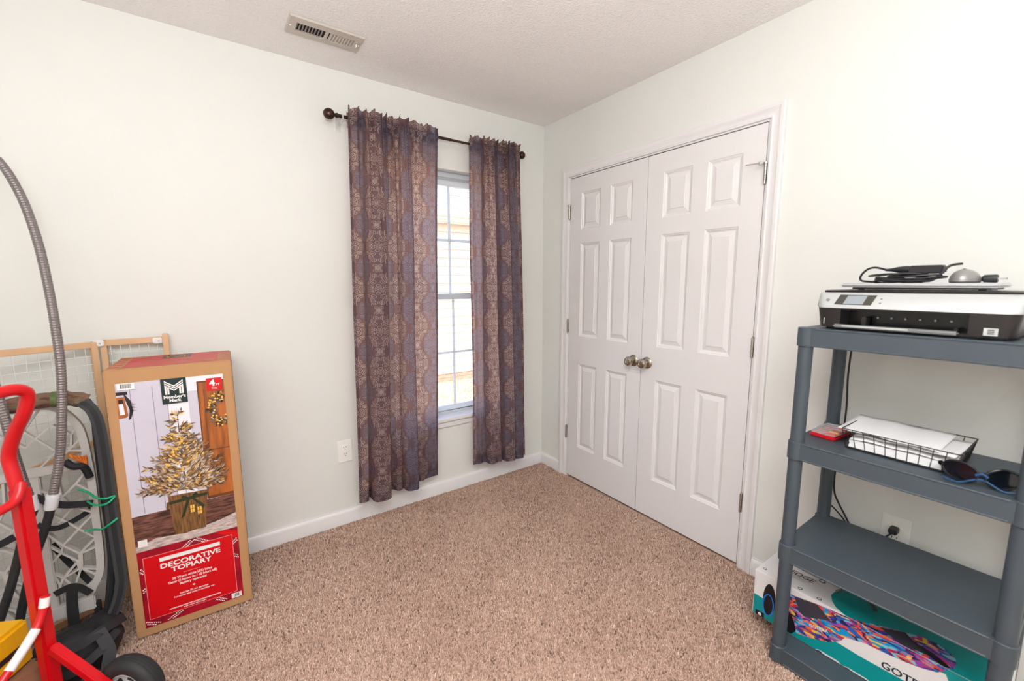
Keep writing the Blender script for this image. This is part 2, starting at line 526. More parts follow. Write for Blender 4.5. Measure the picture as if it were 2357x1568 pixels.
# ------------------------------------------------------------------ closet door leaves
DTOP = 2.035
def door_leaf(name, label, ya, yb, hinge_left):
    """leaf between ya > yb (ya towards the corner); face at x = 0"""
    y0, y1 = ya - 0.0015, yb + 0.0015
    z0, z1 = 0.007, DTOP
    w = y0 - y1
    st, pw = 0.098, (w - 2 * 0.098 - 0.080) / 2
    ycuts = [y0, y0 - st, y0 - st - pw, y0 - st - pw - 0.08, y1 + st, y1]
    zcuts = [z0, 0.236, 0.822, 1.010, 1.617, 1.703, 1.936, z1]
    root = thing(name, label, 'door', (0, 0, 0), kind='structure')
    g = G(); T = 0.035
    for i in range(5):
        for j in range(7):
            if i in (1, 3) and j in (1, 3, 5): continue
            a, b_, c, d = ycuts[i], ycuts[i+1], zcuts[j], zcuts[j+1]
            g.poly([(0, a, c), (0, b_, c), (0, b_, d), (0, a, d)])
    g.poly([(T, y0, z0), (T, y0, z1), (T, y1, z1), (T, y1, z0)])
    g.poly([(0, y0, z0), (0, y0, z1), (T, y0, z1), (T, y0, z0)]); g.poly([(0, y1, z0), (T, y1, z0), (T, y1, z1), (0, y1, z1)])
    g.poly([(0, y0, z1), (0, y1, z1), (T, y1, z1), (T, y0, z1)]); g.poly([(0, y0, z0), (T, y0, z0), (T, y1, z0), (0, y1, z0)])
    g.build('slab', M_door, root, smooth=0, fixn=False)
    rings = [(0.0, 0.0), (0.004, 0.0035), (0.009, 0.005), (0.013, 0.0095), (0.018, 0.0110), (0.040, 0.0050), (0.0412, 0.0020)]
    for i in (1, 3):
        for j in (1, 3, 5):
            a, b_, c, d = ycuts[i], ycuts[i+1], zcuts[j], zcuts[j+1]
            g = G()
            for (q, h) in rings:
                g.v += [(h, a - q, c + q), (h, b_ + q, c + q), (h, b_ + q, d - q), (h, a - q, d - q)]
            for k in range(len(rings) - 1):
                for e in range(4):
                    e2 = (e + 1) % 4
                    g.face((k*4 + e, k*4 + e2, k*4 + 4 + e2, k*4 + 4 + e))
            n = (len(rings) - 1) * 4
            g.face((n, n+1, n+2, n+3))
            g.build('panel', M_door, root, smooth=12)
    hy = ya + 0.003 if hinge_left else yb - 0.003
    sgn = 1 if hinge_left else -1
    for z in (1.825, 1.070, 0.322):
        g = G()
        for k in range(5):
            g.lathe([(0.0055, -0.0088), (0.0062, -0.008), (0.0062, 0.008), (0.0055, 0.0088)], 12, Matrix.Translation((-0.0075, hy, z + (k - 2) * 0.0178)))
        g.lathe([(0.0045, 0), (0.0045, 0.004), (0.002, 0.007)], 10, Matrix.Translation((-0.0075, hy, z + 0.0445)))
        g.box((-0.0045, hy - 0.0025, z - 0.0445), (0.0, hy + 0.0025, z + 0.0445))
        h = g.build('hinge', M_nickel_d, root); h['label'] = 'satin metal hinge'
        if z > 1.5:
            g = G(); cz = z + 0.043
            yy = hy - sgn * 0.0
            g.lathe([(0.010, -0.004), (0.010, 0.004)], 12, Matrix.Translation((-0.0075, yy, cz)))
            g.tube([(-0.0075, yy, cz), (-0.030, yy - sgn * 0.012, cz - 0.002)], 0.0045, 8)
            g.tube([(-0.030, yy - sgn * 0.012, cz - 0.002), (-0.075, yy - sgn * 0.050, cz - 0.010)], 0.003, 8)
            s = g.build('door_stop', M_nickel_d, h); s['label'] = 'hinge pin door stop with screw rod'
            g = G(); M = Matrix.Translation((-0.030, yy - sgn * 0.012, cz - 0.002)) @ Vector((-0.045, -sgn * 0.038, -0.008)).to_track_quat('Z', 'Y').to_matrix().to_4x4()
            g.lathe([(0.004, -0.008), (0.008, -0.006), (0.008, 0.005), (0.004, 0.007)], 10, M)
            b = g.build('bumper', M_vinyl, h); b['label'] = 'white rubber bumper'
    ky = (yb + 0.052) if hinge_left else (ya - 0.042)
    kz = 0.912
    M = Matrix.Translation((0, ky, kz)) @ Matrix.Rotation(-PI / 2, 4, 'Y')
    g = G(); g.lathe([(0.033, 0), (0.033, 0.003), (0.028, 0.008), (0.014, 0.011), (0.0125, 0.014)], 28, M)
    kn = g.build('knob', M_nickel, root); kn['label'] = 'round satin nickel door knob'
    g = G(); g.lathe([(0.0125, 0.012), (0.0115, 0.024), (0.014, 0.029), (0.022, 0.033), (0.027, 0.040), (0.0275, 0.048), (0.024, 0.056), (0.017, 0.060), (0.012, 0.0605), (0.011, 0.0595), (0.001, 0.0597)], 28, M, cap0=False)
    g.build('knob_grip', M_nickel, kn)
MIDY = (-0.2858 - 1.4942) / 2
door_leaf('door_1', 'white six panel closet door leaf nearest the room corner', -0.2845, MIDY, True)
door_leaf('door_2', 'white six panel closet door leaf nearest the shelving unit', MIDY, -1.4955, False)

# ------------------------------------------------------------------ window: 3 over 2 lite single hung
M_glass = bpy.data.materials.new('window_glass'); M_glass.use_nodes = True
_nt = M_glass.node_tree; _nt.nodes.remove(_nt.nodes['Principled BSDF'])
_tr = _nt.nodes.new('ShaderNodeBsdfTransparent'); _tr.inputs[0].default_value = (0.97, 0.985, 0.98, 1)
_gl = _nt.nodes.new('ShaderNodeBsdfGlossy'); _gl.inputs['Roughness'].default_value = 0.02
_lw = _nt.nodes.new('ShaderNodeLayerWeight'); _lw.inputs[0].default_value = 0.5
_fa = X(_nt, _lw.outputs['Facing']); _fr = (_fa * _fa * _fa * _fa) * 0.5 + 0.03
_mx = _nt.nodes.new('ShaderNodeMixShader')
_nt.links.new(_fr.k, _mx.inputs[0]); _nt.links.new(_tr.outputs[0], _mx.inputs[1]); _nt.links.new(_gl.outputs[0], _mx.inputs[2])
_nt.links.new(_mx.outputs[0], _nt.nodes['Material Output'].inputs[0])

win = thing('window_1', 'white vinyl grid window between the damask curtains', 'window', kind='structure')
YF = 0.066                                        # room-side face of the vinyl frame
def wbox(g, x0, x1, z0, z1, ya, yb): g.box((x0, ya, z0), (x1, yb, z1))
g = G()
for (x0, x1, z0, z1) in ((WX0 + .0005, WX0 + .034, WZ0, WZ1 - .0005), (WX1 - .034, WX1 - .0005, WZ0, WZ1 - .0005), (WX0 + .034, WX1 - .034, WZ1 - .030, WZ1 - .0005), (WX0 + .034, WX1 - .034, WZ0, WZ0 + .022)):
    wbox(g, x0, x1, z0, z1, YF, WT + 0.01)
g.build('frame', M_vinyl, win, bevel=0.002)
g = G()
for (x0, x1, z0, z1) in ((WX0 + .034, WX0 + .042, WZ0 + .022, WZ1 - .03), (WX1 - .042, WX1 - .034, WZ0 + .022, WZ1 - .03), (WX0 + .034, WX1 - .034, WZ1 - .040, WZ1 - .03)):
    wbox(g, x0, x1, z0, z1, YF + .012, YF + .034)
g.build('stop_bead', M_vinyl, win, bevel=0.0015)
def sash(x0, x1, z0, z1, y, rail_t, rail_b, zbar):
    st = 0.030
    g = G()
    wbox(g, x0, x0 + st, z0, z1, y, y + .028); wbox(g, x1 - st, x1, z0, z1, y, y + .028)
    wbox(g, x0 + st, x1 - st, z1 - rail_t, z1, y, y + .028); wbox(g, x0 + st, x1 - st, z0, z0 + rail_b, y, y + .028)
    s = g.build('sash', M_vinyl, win, bevel=0.002)
    gx0, gx1, gz0, gz1 = x0 + st, x1 - st, z0 + rail_b, z1 - rail_t
    xs = [gx0, gx0 + (gx1 - gx0) / 3, gx0 + 2 * (gx1 - gx0) / 3, gx1]
    mw = 0.016
    for xm in xs[1:3]:
        g = G(); wbox(g, xm - mw/2, xm + mw/2, gz0, gz1, y + .008, y + .020); g.build('muntin', M_vinyl, s, bevel=0.003)
    g = G(); wbox(g, gx0, gx1, zbar - mw/2, zbar + mw/2, y + .0085, y + .0195); g.build('muntin', M_vinyl, s, bevel=0.003)
    for i in range(3):
        for (za, zb) in ((gz0, zbar - mw/2), (zbar + mw/2, gz1)):
            xa = xs[i] + (mw/2 if i else 0); xb = xs[i+1] - (mw/2 if i < 2 else 0)
            g = G(); wbox(g, xa, xb, za, zb, y + .0125, y + .0155); g.build('pane', M_glass, s, smooth=0)
sash(WX0 + .042, WX1 - .042, 1.262, WZ1 - .041, YF + .036, 0.030, 0.030, 1.637)
sash(WX0 + .036, WX1 - .036, WZ0 + .024, 1.294, YF + .006, 0.036, 0.030, 0.908)
g = G(); g.box((WX0 + .0005, -0.000, WZ0), (WX1 - .0005, YF + 0.004, WZ0 + .006)); g.box((WX0 - 0.035, -0.030, WZ0 - .016), (WX1 + 0.035, -0.0004, WZ0 + .006))
g.build('sill', M_trim, win, bevel=0.003)
g = G(); pr = [(0, 0), (0.011, 0.002), (0.011, 0.030), (0.015, 0.034), (0.015, 0.0425), (0, 0.0425)]
g.prism(pr, lambda u, v, d: (WX0 - 0.025 + d * (WX1 - WX0 + 0.05), -u - 0.0004, WZ0 - .0165 - 0.0425 + v), 0, 1)
g.build('apron', M_trim, win, smooth=20)

# ------------------------------------------------------------------ neighbour's house and lawn outside
M_siding = mat('cream_siding', (222, 200, 186), 0.55, var=0.03, vscale=4)
M_shing = mat('grey_shingle', (150, 146, 142), 0.9, var=0.16, vscale=40, bump=0.2, bscale=400)
M_brick = mat('red_brick', (196, 130, 108), 0.9, var=0.2, vscale=30)
M_mortar = mat('mortar', (196, 170, 155), 0.95, var=0.1)
M_fascia = mat('white_fascia', (240, 240, 238), 0.5, var=0.01)
HY, GZ = 4.0, -0.30
house = thing('neighbouring_house', 'cream sided house with grey shingle roof beyond the window', 'house', (0, HY, GZ))
hx0, hx1 = -3.2, 6.2
g = G(); g.box((hx0, 0.02, 0.0), (hx1, 3.0, 2.62)); g.build('house_wall', M_siding, house, smooth=0)
g = G(); g.box((hx0, 0.008, 0.0), (hx1, 0.02, 0.14)); fnd = g.build('foundation', M_mortar, house, smooth=0)
bm_ = None
for r in range(2):
    for i in range(46):
        x = hx0 + 0.01 + i * 0.204 + (0.1 if r else 0)
        if x + 0.19 > hx1: continue
        if bm_ is None:
            g = G(); g.box((0, 0, 0), (0.192, 0.012, 0.058)); bm_ = g.build('brick', M_brick, fnd, smooth=0); o = bm_
        else:
            o = bm_.copy(); COL.objects.link(o)
        o.location = (x, -0.002, 0.004 + r * 0.068)
sp = 0.139; bd = None; k = 0
while 0.14 + k * sp < 2.60:
    if bd is None:
        g = G(); g.prism([(0.02, 0), (-0.012, 0.0), (-0.012, 0.004), (0.012, sp + 0.004), (0.02, sp + 0.004)], lambda u, v, d: (hx0 + d * (hx1 - hx0), u, v), 0, 1)
        bd = g.build('siding_board', M_siding, house, smooth=0); o = bd
    else:
        o = bd.copy(); COL.objects.link(o)
    o.location = (0, 0, 0.14 + k * sp); k += 1
EZ = 2.70
g = G(); g.box((hx0 - .2, -0.30, EZ - 0.05), (hx1 + .2, 0.02, EZ - 0.03)); g.build('soffit', M_fascia, house, smooth=0)
g = G(); g.box((hx0 - .2, -0.32, EZ - 0.05), (hx1 + .2, -0.30, EZ + 0.10)); g.build('fascia', M_fascia, house, smooth=0)
g = G(); g.prism([(-0.32, 0.10), (-0.32, 0.02), (-0.36, 0.0), (-0.42, 0.0), (-0.44, 0.05), (-0.44, 0.10), (-0.425, 0.10), (-0.42, 0.055), (-0.335, 0.02), (-0.335, 0.10)], lambda u, v, d: (hx0 - .2 + d * (hx1 - hx0 + .4), u, v + EZ - 0.01), 0, 1)
g.build('gutter', M_fascia, house, smooth=20)
rp = math.radians(30)
ex = math.cos(rp); ez = math.sin(rp)
g = G(); g.poly([(hx0 - .2, -0.36, EZ + 0.08), (hx1 + .2, -0.36, EZ + 0.08), (hx1 + .2, -0.36 + 4 * ex, EZ + 0.08 + 4 * ez), (hx0 - .2, -0.36 + 4 * ex, EZ + 0.08 + 4 * ez)])
g.poly([(hx0 - .2, -0.36, EZ + 0.06), (hx1 + .2, -0.36, EZ + 0.06), (hx1 + .2, -0.36 + 4 * ex, EZ + 0.06 + 4 * ez), (hx0 - .2, -0.36 + 4 * ex, EZ + 0.06 + 4 * ez)])
roof = g.build('roof', M_shing, house, smooth=0)
shm = []
for v in range(3):
    g = G(); w = (0.30, 0.24, 0.19)[v]; th = (0.010, 0.016, 0.013)[v]
    g.box((0, 0, 0), (w - 0.006, 0.16, th)); shm.append(g.mesh('shingle', M_shing, smooth=0))
cnt = 0
for r in range(13):
    x = -0.4 + rnd.random() * 0.2 - 0.2
    while x < 4.4 and cnt < 290:
        v = rnd.randrange(3); w = (0.30, 0.24, 0.19)[v]
        o = bpy.data.objects.new('shingle', shm[v]); COL.objects.link(o); o.parent = roof
        d = r * 0.142
        o.location = (x, -0.37 + d * ex, EZ + 0.083 + d * ez); o.rotation_euler = (rp - 0.035, 0, 0)
        x += w; cnt += 1

M_soil = mat('dry_lawn_soil', (180, 166, 136), 0.95, var=0.25, vscale=12)
M_grass = mat('dry_grass_blade', (178, 172, 132), 0.8, var=0.3, vscale=3)
g = G(); g.box((-9, WT + 0.02, GZ - 0.1), (14, 12, GZ))
tag(g.build('lawn_ground', M_soil, smooth=0), 'dry lawn ground between the two houses', 'ground', kind='structure')
g = G(); rs = np.random.RandomState(5)
for i in range(9000):
    x = rs.uniform(-1.5, 4.2); y = rs.uniform(1.2, 3.97); a = rs.uniform(0, 2 * PI); h = rs.uniform(0.02, 0.06); w = 0.006
    dx, dy = math.cos(a) * w, math.sin(a) * w; lx, ly = rs.uniform(-.03, .03, 2)
    g.poly([(x - dx, y - dy, GZ), (x + dx, y + dy, GZ), (x + lx, y + ly, GZ + h)])
tag(g.build('lawn_grass', M_grass, smooth=0, fixn=False), 'short dry grass outside below the neighbouring house', 'grass', kind='stuff')
# ------------------------------------------------------------------ damask curtains
def damask_mat():
    m = bpy.data.materials.new('damask_cloth'); m.use_nodes = True
    nt = m.node_tree; b = nt.nodes['Principled BSDF']
    uvn = nt.nodes.new('ShaderNodeUVMap'); uvn.uv_map = 'UVMap'
    sp = nt.nodes.new('ShaderNodeSeparateXYZ'); nt.links.new(uvn.outputs[0], sp.inputs[0])
    u = X(nt, sp.outputs[0]); v = X(nt, sp.outputs[1])
    CW, CH = 0.104, 0.222
    # alternate cream and blue columns, interlocking like ogees
    c = u / CW
    dc = ((c + 0.5).mod(2.0) - 1.0).abs()                       # 0 on a cream axis, 1 on a blue axis
    wd = (v * (2 * PI / CH) + PI / 2).sin() * 0.17 + 0.5
    par = dc.gt(wd)                                             # 1 inside a blue column
    x = (dc + par * (1.0 - dc * 2.0)) * (CW * 1000 * 0.80)      # mm from the column axis
    ys = ((v / CH + par * 0.5 + 0.5).fract() - 0.5) * (CH * 1000)
    y = ys.abs() * 0.84
    def ring(cx, cy, r, cut=None):
        d = (hyp(x - cx, y - cy) - r).abs()
        if cut:                                                # keep only where a*x + b*y > c
            a_, b_, c_ = cut
            d = d.max((c_ - (x * a_ + y * b_)) * 0.6)
        return d
    def spiral(cx, cy, R, p, sg, ph):
        dx = x - cx; dy = y - cy; r = hyp(dx, dy)
        q_ = (r / p + dy.atan2(dx) * (sg / (2 * PI)) + ph).fract() - 0.5
        return (q_.abs() * p).max(r - R)
    curves = [ring(0, 0, 7.0), ring(0, 0, 2.2), ring(12, 7, 4.5), ring(0, 17, 5.5),
              spiral(25, 11, 11.5, 6.2, 1.0, 0.1), spiral(45, 7, 10.5, 5.6, -1.0, 0.3), spiral(39, 27, 9.5, 5.2, 1.0, 0.55),
              spiral(13, 33, 10.5, 6.0, -1.0, 0.75), spiral(27, 48, 8.0, 5.0, 1.0, 0.2), spiral(11, 60, 9.0, 5.4, -1.0, 0.4),
              spiral(8, 82, 7.0, 4.8, 1.0, 0.6), ring(0, 92, 3.6), ring(4, 90, 3.0),
              ring(48, 62, 40, (-1, -1, -78)), ring(62, 60, 40, (-1, -0.6, -66))]
    th = y.atan2(x + 0.01); rad = hyp(x, y * 0.86)
    fan = ((th * 10.0 + rad * 0.07).sin().abs() * 10.0).max((rad - 45.0).abs() - 9.0).max(24.0 - y)
    d = curves[0]
    for q in curves[1:]: d = d.min(q)
    d = d.min(fan.max(0.0) + 0.30)
    mask = 1.0 - sstep(d, 0.50, 1.12)
    # threads
    nz = nt.nodes.new('ShaderNodeTexNoise'); nz.inputs['Scale'].default_value = 6; nz.inputs['Detail'].default_value = 3
    nt.links.new(uvn.outputs[0], nz.inputs['Vector'])
    ground = mixc(nt, nz.outputs['Fac'], lin((70, 64, 80)), lin((88, 78, 92)))
    motif = mixc(nt, par, lin((178, 158, 152)), lin((112, 122, 144)))
    # bluish haze of fine thread around the blue columns
    haze = (1.0 - sstep(rad, 30.0, 80.0)) * par * 0.22
    ground2 = mixc(nt, haze, ground, lin((84, 88, 114)))
    col = mixc(nt, mask, ground2, motif)
    nt.links.new(col, b.inputs['Base Color'])
    b.inputs['Roughness'].default_value = 0.62; b.inputs['Specular IOR Level'].default_value = 0.3
    b.inputs['Sheen Weight'].default_value = 0.0
    tr = nt.nodes.new('ShaderNodeBsdfTranslucent')
    tcol = mixc(nt, mask, mixc(nt, haze, lin((214, 164, 144)), lin((192, 170, 174))), mixc(nt, par, lin((255, 236, 216)), lin((212, 202, 208))))
    nt.links.new(tcol, tr.inputs[0])
    ms = nt.nodes.new('ShaderNodeMixShader'); ms.inputs[0].default_value = 0.42
    nt.links.new(b.outputs[0], ms.inputs[1]); nt.links.new(tr.outputs[0], ms.inputs[2])
    nt.links.new(ms.outputs[0], nt.nodes['Material Output'].inputs[0])
    bw = nt.nodes.new('ShaderNodeTexNoise'); bw.inputs['Scale'].default_value = 900
    nt.links.new(uvn.outputs[0], bw.inputs['Vector'])
    bp = nt.nodes.new('ShaderNodeBump'); bp.inputs['Strength'].default_value = 0.15; bp.inputs['Distance'].default_value = 0.001
    nt.links.new(bw.outputs['Fac'], bp.inputs['Height']); nt.links.new(bp.outputs[0], b.inputs['Normal'])
    return m
M_damask = damask_mat()
ROD_Y, ROD_Z = -0.092, 2.188

def uv_mesh(name, nu, nv, pos, uvf, material):
    V = []; UV = []
    for j in range(nv + 1):
        for i in range(nu + 1):
            V.append(pos(i, j)); UV.append(uvf(i, j))
    F = [(j*(nu+1)+i, j*(nu+1)+i+1, (j+1)*(nu+1)+i+1, (j+1)*(nu+1)+i) for j in range(nv) for i in range(nu)]
    me = bpy.data.meshes.new(name); me.from_pydata(V, [], F)
    ul = me.uv_layers.new(name='UVMap')
    li = np.empty(len(me.loops), np.int32); me.loops.foreach_get('vertex_index', li)
    ul.data.foreach_set('uv', np.array(UV, np.float32)[li].ravel())
    me.materials.append(material); me.shade_smooth(); me.update()
    o = bpy.data.objects.new(name, me); COL.objects.link(o)
    return o

def curtain(label, xt, xb, peaks, flat_from, flat_to, seed, u0, zb, tc):
    """xt, xb: (left, right) at top and hem; peaks: forward folds (from, to, depth)"""
    rs = random.Random(seed)
    NU, NV = 220, 130
    ztop = 2.237
    ph = [rs.random() * 6.28 for _ in range(8)]
    kz = [rs.uniform(0.6, 1.4) for _ in range(8)]
    def fold(t):
        y = 0.0
        for (a, b, h) in peaks:
            y -= h / ((1 + math.exp(-(t - a) / 0.011)) * (1 + math.exp(-(b - t) / 0.011)))
        return y
    # cloth length along the fold at mid height
    W = xt[1] - xt[0]
    us = [0.0]
    for i in range(NU):
        t0, t1 = i / NU, (i + 1) / NU
        us.append(us[-1] + math.hypot(W * (t1 - t0), (fold(t1) - fold(t0))) )
    u0 += (0.052 - us[int(tc * NU)] - u0) % 0.208              # puts a cream column on the broad flat fold
    gat_n = 13 if W > 0.42 else 12
    def pos(i, j):
        t = i / NU; s = j / NV
        z = ztop + (zb - ztop) * (s ** 1.15)
        q = (ROD_Z - z) / (ROD_Z - zb)                      # 0 at rod, 1 at hem, <0 in the heading
        qq = max(0.0, min(1.0, q))
        xa = xt[0] + (xb[0] - xt[0]) * qq; xb_ = xt[1] + (xb[1] - xt[1]) * qq
        x = xa + (xb_ - xa) * t
        for (fa, fb, fh) in peaks:                          # folds roll over their own sides
            m = 1 / ((1 + math.exp(-(t - fa) / 0.011)) * (1 + math.exp(-(fb - t) / 0.011)))
            x += m * max(-1.3, min(1.3, (t - (fa + fb) / 2) / max((fb - fa) / 2, 1e-3))) * 0.24 * fh * (0.35 + 0.65 * min(1.0, qq / 0.3))
        grow = 0.28 + 0.72 * min(1.0, qq / 0.30) ** 0.8 if q > 0 else 0.25
        y = ROD_Y - 0.016 + (fold(t) + 0.030) * grow * (1.0 + 0.12 * qq)
        # gathers shirred on the rod
        loose = 1.0 if not (flat_from <= t <= flat_to) else 0.25
        gth = math.exp(-max(0.0, q) * 4.5) * loose
        ga = t * gat_n * 2 * PI + 1.3 * math.sin(t * 9 + ph[0])
        y += -0.014 * gth * math.sin(ga) - 0.005 * gth * math.sin(2.3 * ga + ph[1])
        x += 0.006 * gth * math.cos(ga + 0.6)
        y += 0.004 * math.sin(t * 31 + ph[2] + qq * 3 * kz[1]) * (0.4 + qq) * loose + 0.0025 * math.sin(t * 12 + qq * 9 * kz[2] + ph[3])
        x += 0.004 * math.sin(qq * 7 * kz[3] + t * 8 + ph[4]) * qq
        if q < 0:                                           # ruffled heading above the rod
            e = min(1.0, -q / 0.022)
            y += -0.010 * e * math.sin(ga * 1.0 + 0.8) * loose - 0.004 * e
            z += e * (0.006 * math.sin(ga * 0.5 + ph[5]) + 0.004 * math.sin(ga * 1.37 + ph[6]))
        # clear the rod and the wall
        if abs(z - ROD_Z) < 0.02: y = min(y, ROD_Y - 0.012)
        y = min(y, -0.040)
        if s > 0.985: z += 0.0
        return (x, y, z + 0.012 * math.sin(t * 5 + ph[7]) * qq * 0.4)
    cache = {}
    def P(i, j):
        if (i, j) not in cache: cache[(i, j)] = pos(i, j)
        return cache[(i, j)]
    zs = [ztop + (zb - ztop) * ((j / NV) ** 1.15) for j in range(NV + 1)]
    o = uv_mesh('curtain', NU, NV, P, lambda i, j: (u0 + us[i], zs[j]), M_damask)
    tag(o, label, 'curtain', 'damask curtains on the rod')
    # folded side hems and bottom hem: a second layer of cloth behind
    for edge in (0, 1):
        k = 5
        def hp(i, j, edge=edge):
            ii = (i if edge == 0 else NU - k + i)
            p = P(ii, j); return (p[0], p[1] + 0.0022, p[2])
        h = uv_mesh('side_hem', k, NV, hp, lambda i, j: (u0 + 0.3 + i * 0.004, zs[j] + 0.05), M_damask); h.parent = o
    kb = 4
    h = uv_mesh('bottom_hem', NU, kb, lambda i, j: (P(i, NV - kb + j)[0], P(i, NV - kb + j)[1] + 0.0025, P(i, NV - kb + j)[2]), lambda i, j: (u0 + us[i], 0.3 + j * 0.02), M_damask); h.parent = o
    # back of the rod pocket
    def bp(i, j):
        p = P(i, 2 + j); z = p[2]; return (p[0], max(p[1] + 0.003, ROD_Y + (0.0125 if abs(z - ROD_Z) < 0.02 else 0.003)), z)
    h = uv_mesh('rod_pocket', NU, 7, bp, lambda i, j: (u0 + us[i], zs[2 + j]), M_damask); h.parent = o
    return o
curtain('wider damask curtain panel at the open wall end of the rod', (-1.360, -0.862), (-1.402, -0.900),
        [(-0.05, 0.105, 0.050), (0.165, 0.335, 0.088), (0.445, 0.505, 0.040), (0.535, 0.655, 0.084), (0.735, 0.80, 0.012)], 0.70, 1.0, 11, 0.035, 0.155, 0.74)
curtain('narrower damask curtain panel nearest the room corner', (-0.655, -0.300), (-0.640, -0.246),
        [(0.09, 0.15, 0.012), (0.245, 0.46, 0.052), (0.545, 0.71, 0.074), (0.765, 0.91, 0.070), (0.955, 1.1, 0.052)], 0.0, 0.22, 23, 0.07, 0.155, 0.36)

# ------------------------------------------------------------------ curtain rod
M_bronze = mat('oil_rubbed_bronze', (74, 56, 50), 0.30, 0.85, var=0.12, vscale=30)
M_clear = bpy.data.materials.new('clear_acrylic'); M_clear.use_nodes = True
_b = M_clear.node_tree.nodes['Principled BSDF']
_b.inputs['Base Color'].default_value = (0.93, 0.94, 0.93, 1); _b.inputs['Roughness'].default_value = 0.08; _b.inputs['Alpha'].default_value = 0.28
rod = thing('curtain_rod', 'dark bronze telescoping curtain rod with ball finials above window', 'curtain rod', (-0.85, ROD_Y, ROD_Z))
g = G(); g.tube([(-0.565, 0, 0), (0.075, 0, 0)], 0.0085, 14); g.build('outer_tube', M_bronze, rod)
g = G(); g.tube([(0.07, 0, 0), (0.563, 0, 0)], 0.0066, 14); g.build('inner_tube', M_bronze, rod)
for sx, r in ((-1, 0.0265), (1, 0.0235)):
    g = G(); M = Matrix.Translation((sx * 0.562, 0, 0)) @ Matrix.Rotation(sx * PI / 2, 4, 'Y')
    pr = [(0.0095, -0.012), (0.012, -0.010), (0.012, -0.004), (0.0085, 0.0)] + [(max(r * math.sin(a), 0.0004), 0.004 + r - r * math.cos(a)) for a in np.linspace(0.35, PI, 16)]
    g.lathe(pr, 24, M); g.build('finial', M_bronze, rod)
for x in (-0.530, 0.553):
    g = G()
    g.box((x - 0.012, -ROD_Y - 0.0035, -0.045), (x + 0.012, -ROD_Y - 0.0005, 0.035)); g.box((x - 0.004, 0.012, -0.018), (x + 0.004, -ROD_Y - 0.003, -0.008)); g.box((x - 0.006, -0.012, -0.014), (x + 0.006, 0.014, -0.010))
    g.box((x - 0.004, -0.014, -0.014), (x + 0.004, -0.011, 0.012))
    b = g.build('bracket', M_clear, rod, bevel=0.001); b['label'] = 'clear plastic rod bracket'

# ------------------------------------------------------------------ wall outlets
def outlet(label, M, w=0.080, h=0.127):
    root = thing('wall_outlet', label, 'outlet'); root.matrix_world = M          # local x right, z up, -y out of wall
    g = G(); g.box((-w/2, -0.0055, -h/2), (w/2, -0.0003, h/2)); g.build('cover_plate', M_plate, root, bevel=0.0022)
    for sz in (0.0195, -0.0195):
        pts = []
        for a in np.linspace(0, 2 * PI, 24, endpoint=False):
            px = 0.0172 * math.cos(a); pz = max(-0.0142, min(0.0142, 0.0172 * math.sin(a)))
            pts.append((px, sz + pz))
        g = G(); g.prism(pts, lambda u, v, d: (u, d, v), -0.0075, -0.0056); rc = g.build('receptacle', M_plate, root, smooth=30)
        g = G()
        g.box((-0.0078, -0.0079, sz + 0.0), (-0.0058, -0.00752, sz + 0.0090)); g.box((0.0058, -0.0079, sz + 0.001), (0.0078, -0.00752, sz + 0.0085))
        g.lathe([(0.0026, 0), (0.0026, 0.0004)], 10, Matrix.Translation((0, -0.00752, sz - 0.0068)) @ Matrix.Rotation(PI / 2, 4, 'X'))
        g.build('slots', M_slot, rc, smooth=0)
    g = G(); g.lathe([(0.0032, 0), (0.0028, 0.0012)], 10, Matrix.Translation((0, -0.0055, 0)) @ Matrix.Rotation(PI / 2, 4, 'X')); g.build('screw', M_plate, root)
    return root
outlet('white duplex outlet on the window wall beside the wide curtain', Matrix.Translation((-1.437, 0, 0.4235)))
outlet('white duplex outlet behind the shelving unit with a plug in it', Matrix.Translation((0, -2.047, 0.447)) @ Matrix.Rotation(-PI / 2, 4, 'Z'))

# ------------------------------------------------------------------ ceiling register
M_vent = mat('register_metal', (200, 190, 180), 0.42, var=0.03)
M_duct_shade = mat('duct_shade', (34, 33, 32), 0.8, var=0.1)
vent = thing('ceiling_vent', 'beige metal air register with angled slats on the ceiling', 'air vent', (-1.488, -0.309, HC))
vw, vh = 0.302, 0.146
iw, ih = 0.238, 0.066
g = G(); z0, z1 = -0.013, -0.0005
def frame_ring(g, a, b, za, zb):
    (ax, ay), (bx, by) = a, b
    A = [(-ax, -ay, za), (ax, -ay, za), (ax, ay, za), (-ax, ay, za)]; B = [(-bx, -by, zb), (bx, -by, zb), (bx, by, zb), (-bx, by, zb)]
    n = len(g.v); g.v += A + B
    for i in range(4):
        j = (i + 1) % 4; g.face((n + i, n + j, n + 4 + j, n + 4 + i))
frame_ring(g, (vw/2, vh/2), (vw/2 - 0.004, vh/2 - 0.004), -0.0008, -0.008)
frame_ring(g, (vw/2 - 0.004, vh/2 - 0.004), (iw/2, ih/2), -0.008, -0.0095)
frame_ring(g, (iw/2, ih/2), (iw/2, ih/2), -0.0095, -0.002)
g.build('face_plate', M_vent, vent, smooth=15)
g = G(); g.box((-iw/2, -ih/2, -0.0022), (iw/2, ih/2, -0.0008)); g.build('shade_backing', M_duct_shade, vent, smooth=0)  # dark sheet on the ceiling stands in for the shade inside the duct
g = G(); g.box((-0.007, -ih/2, -0.0098), (0.007, ih/2, -0.0085)); g.build('center_bar', M_vent, vent, smooth=0)
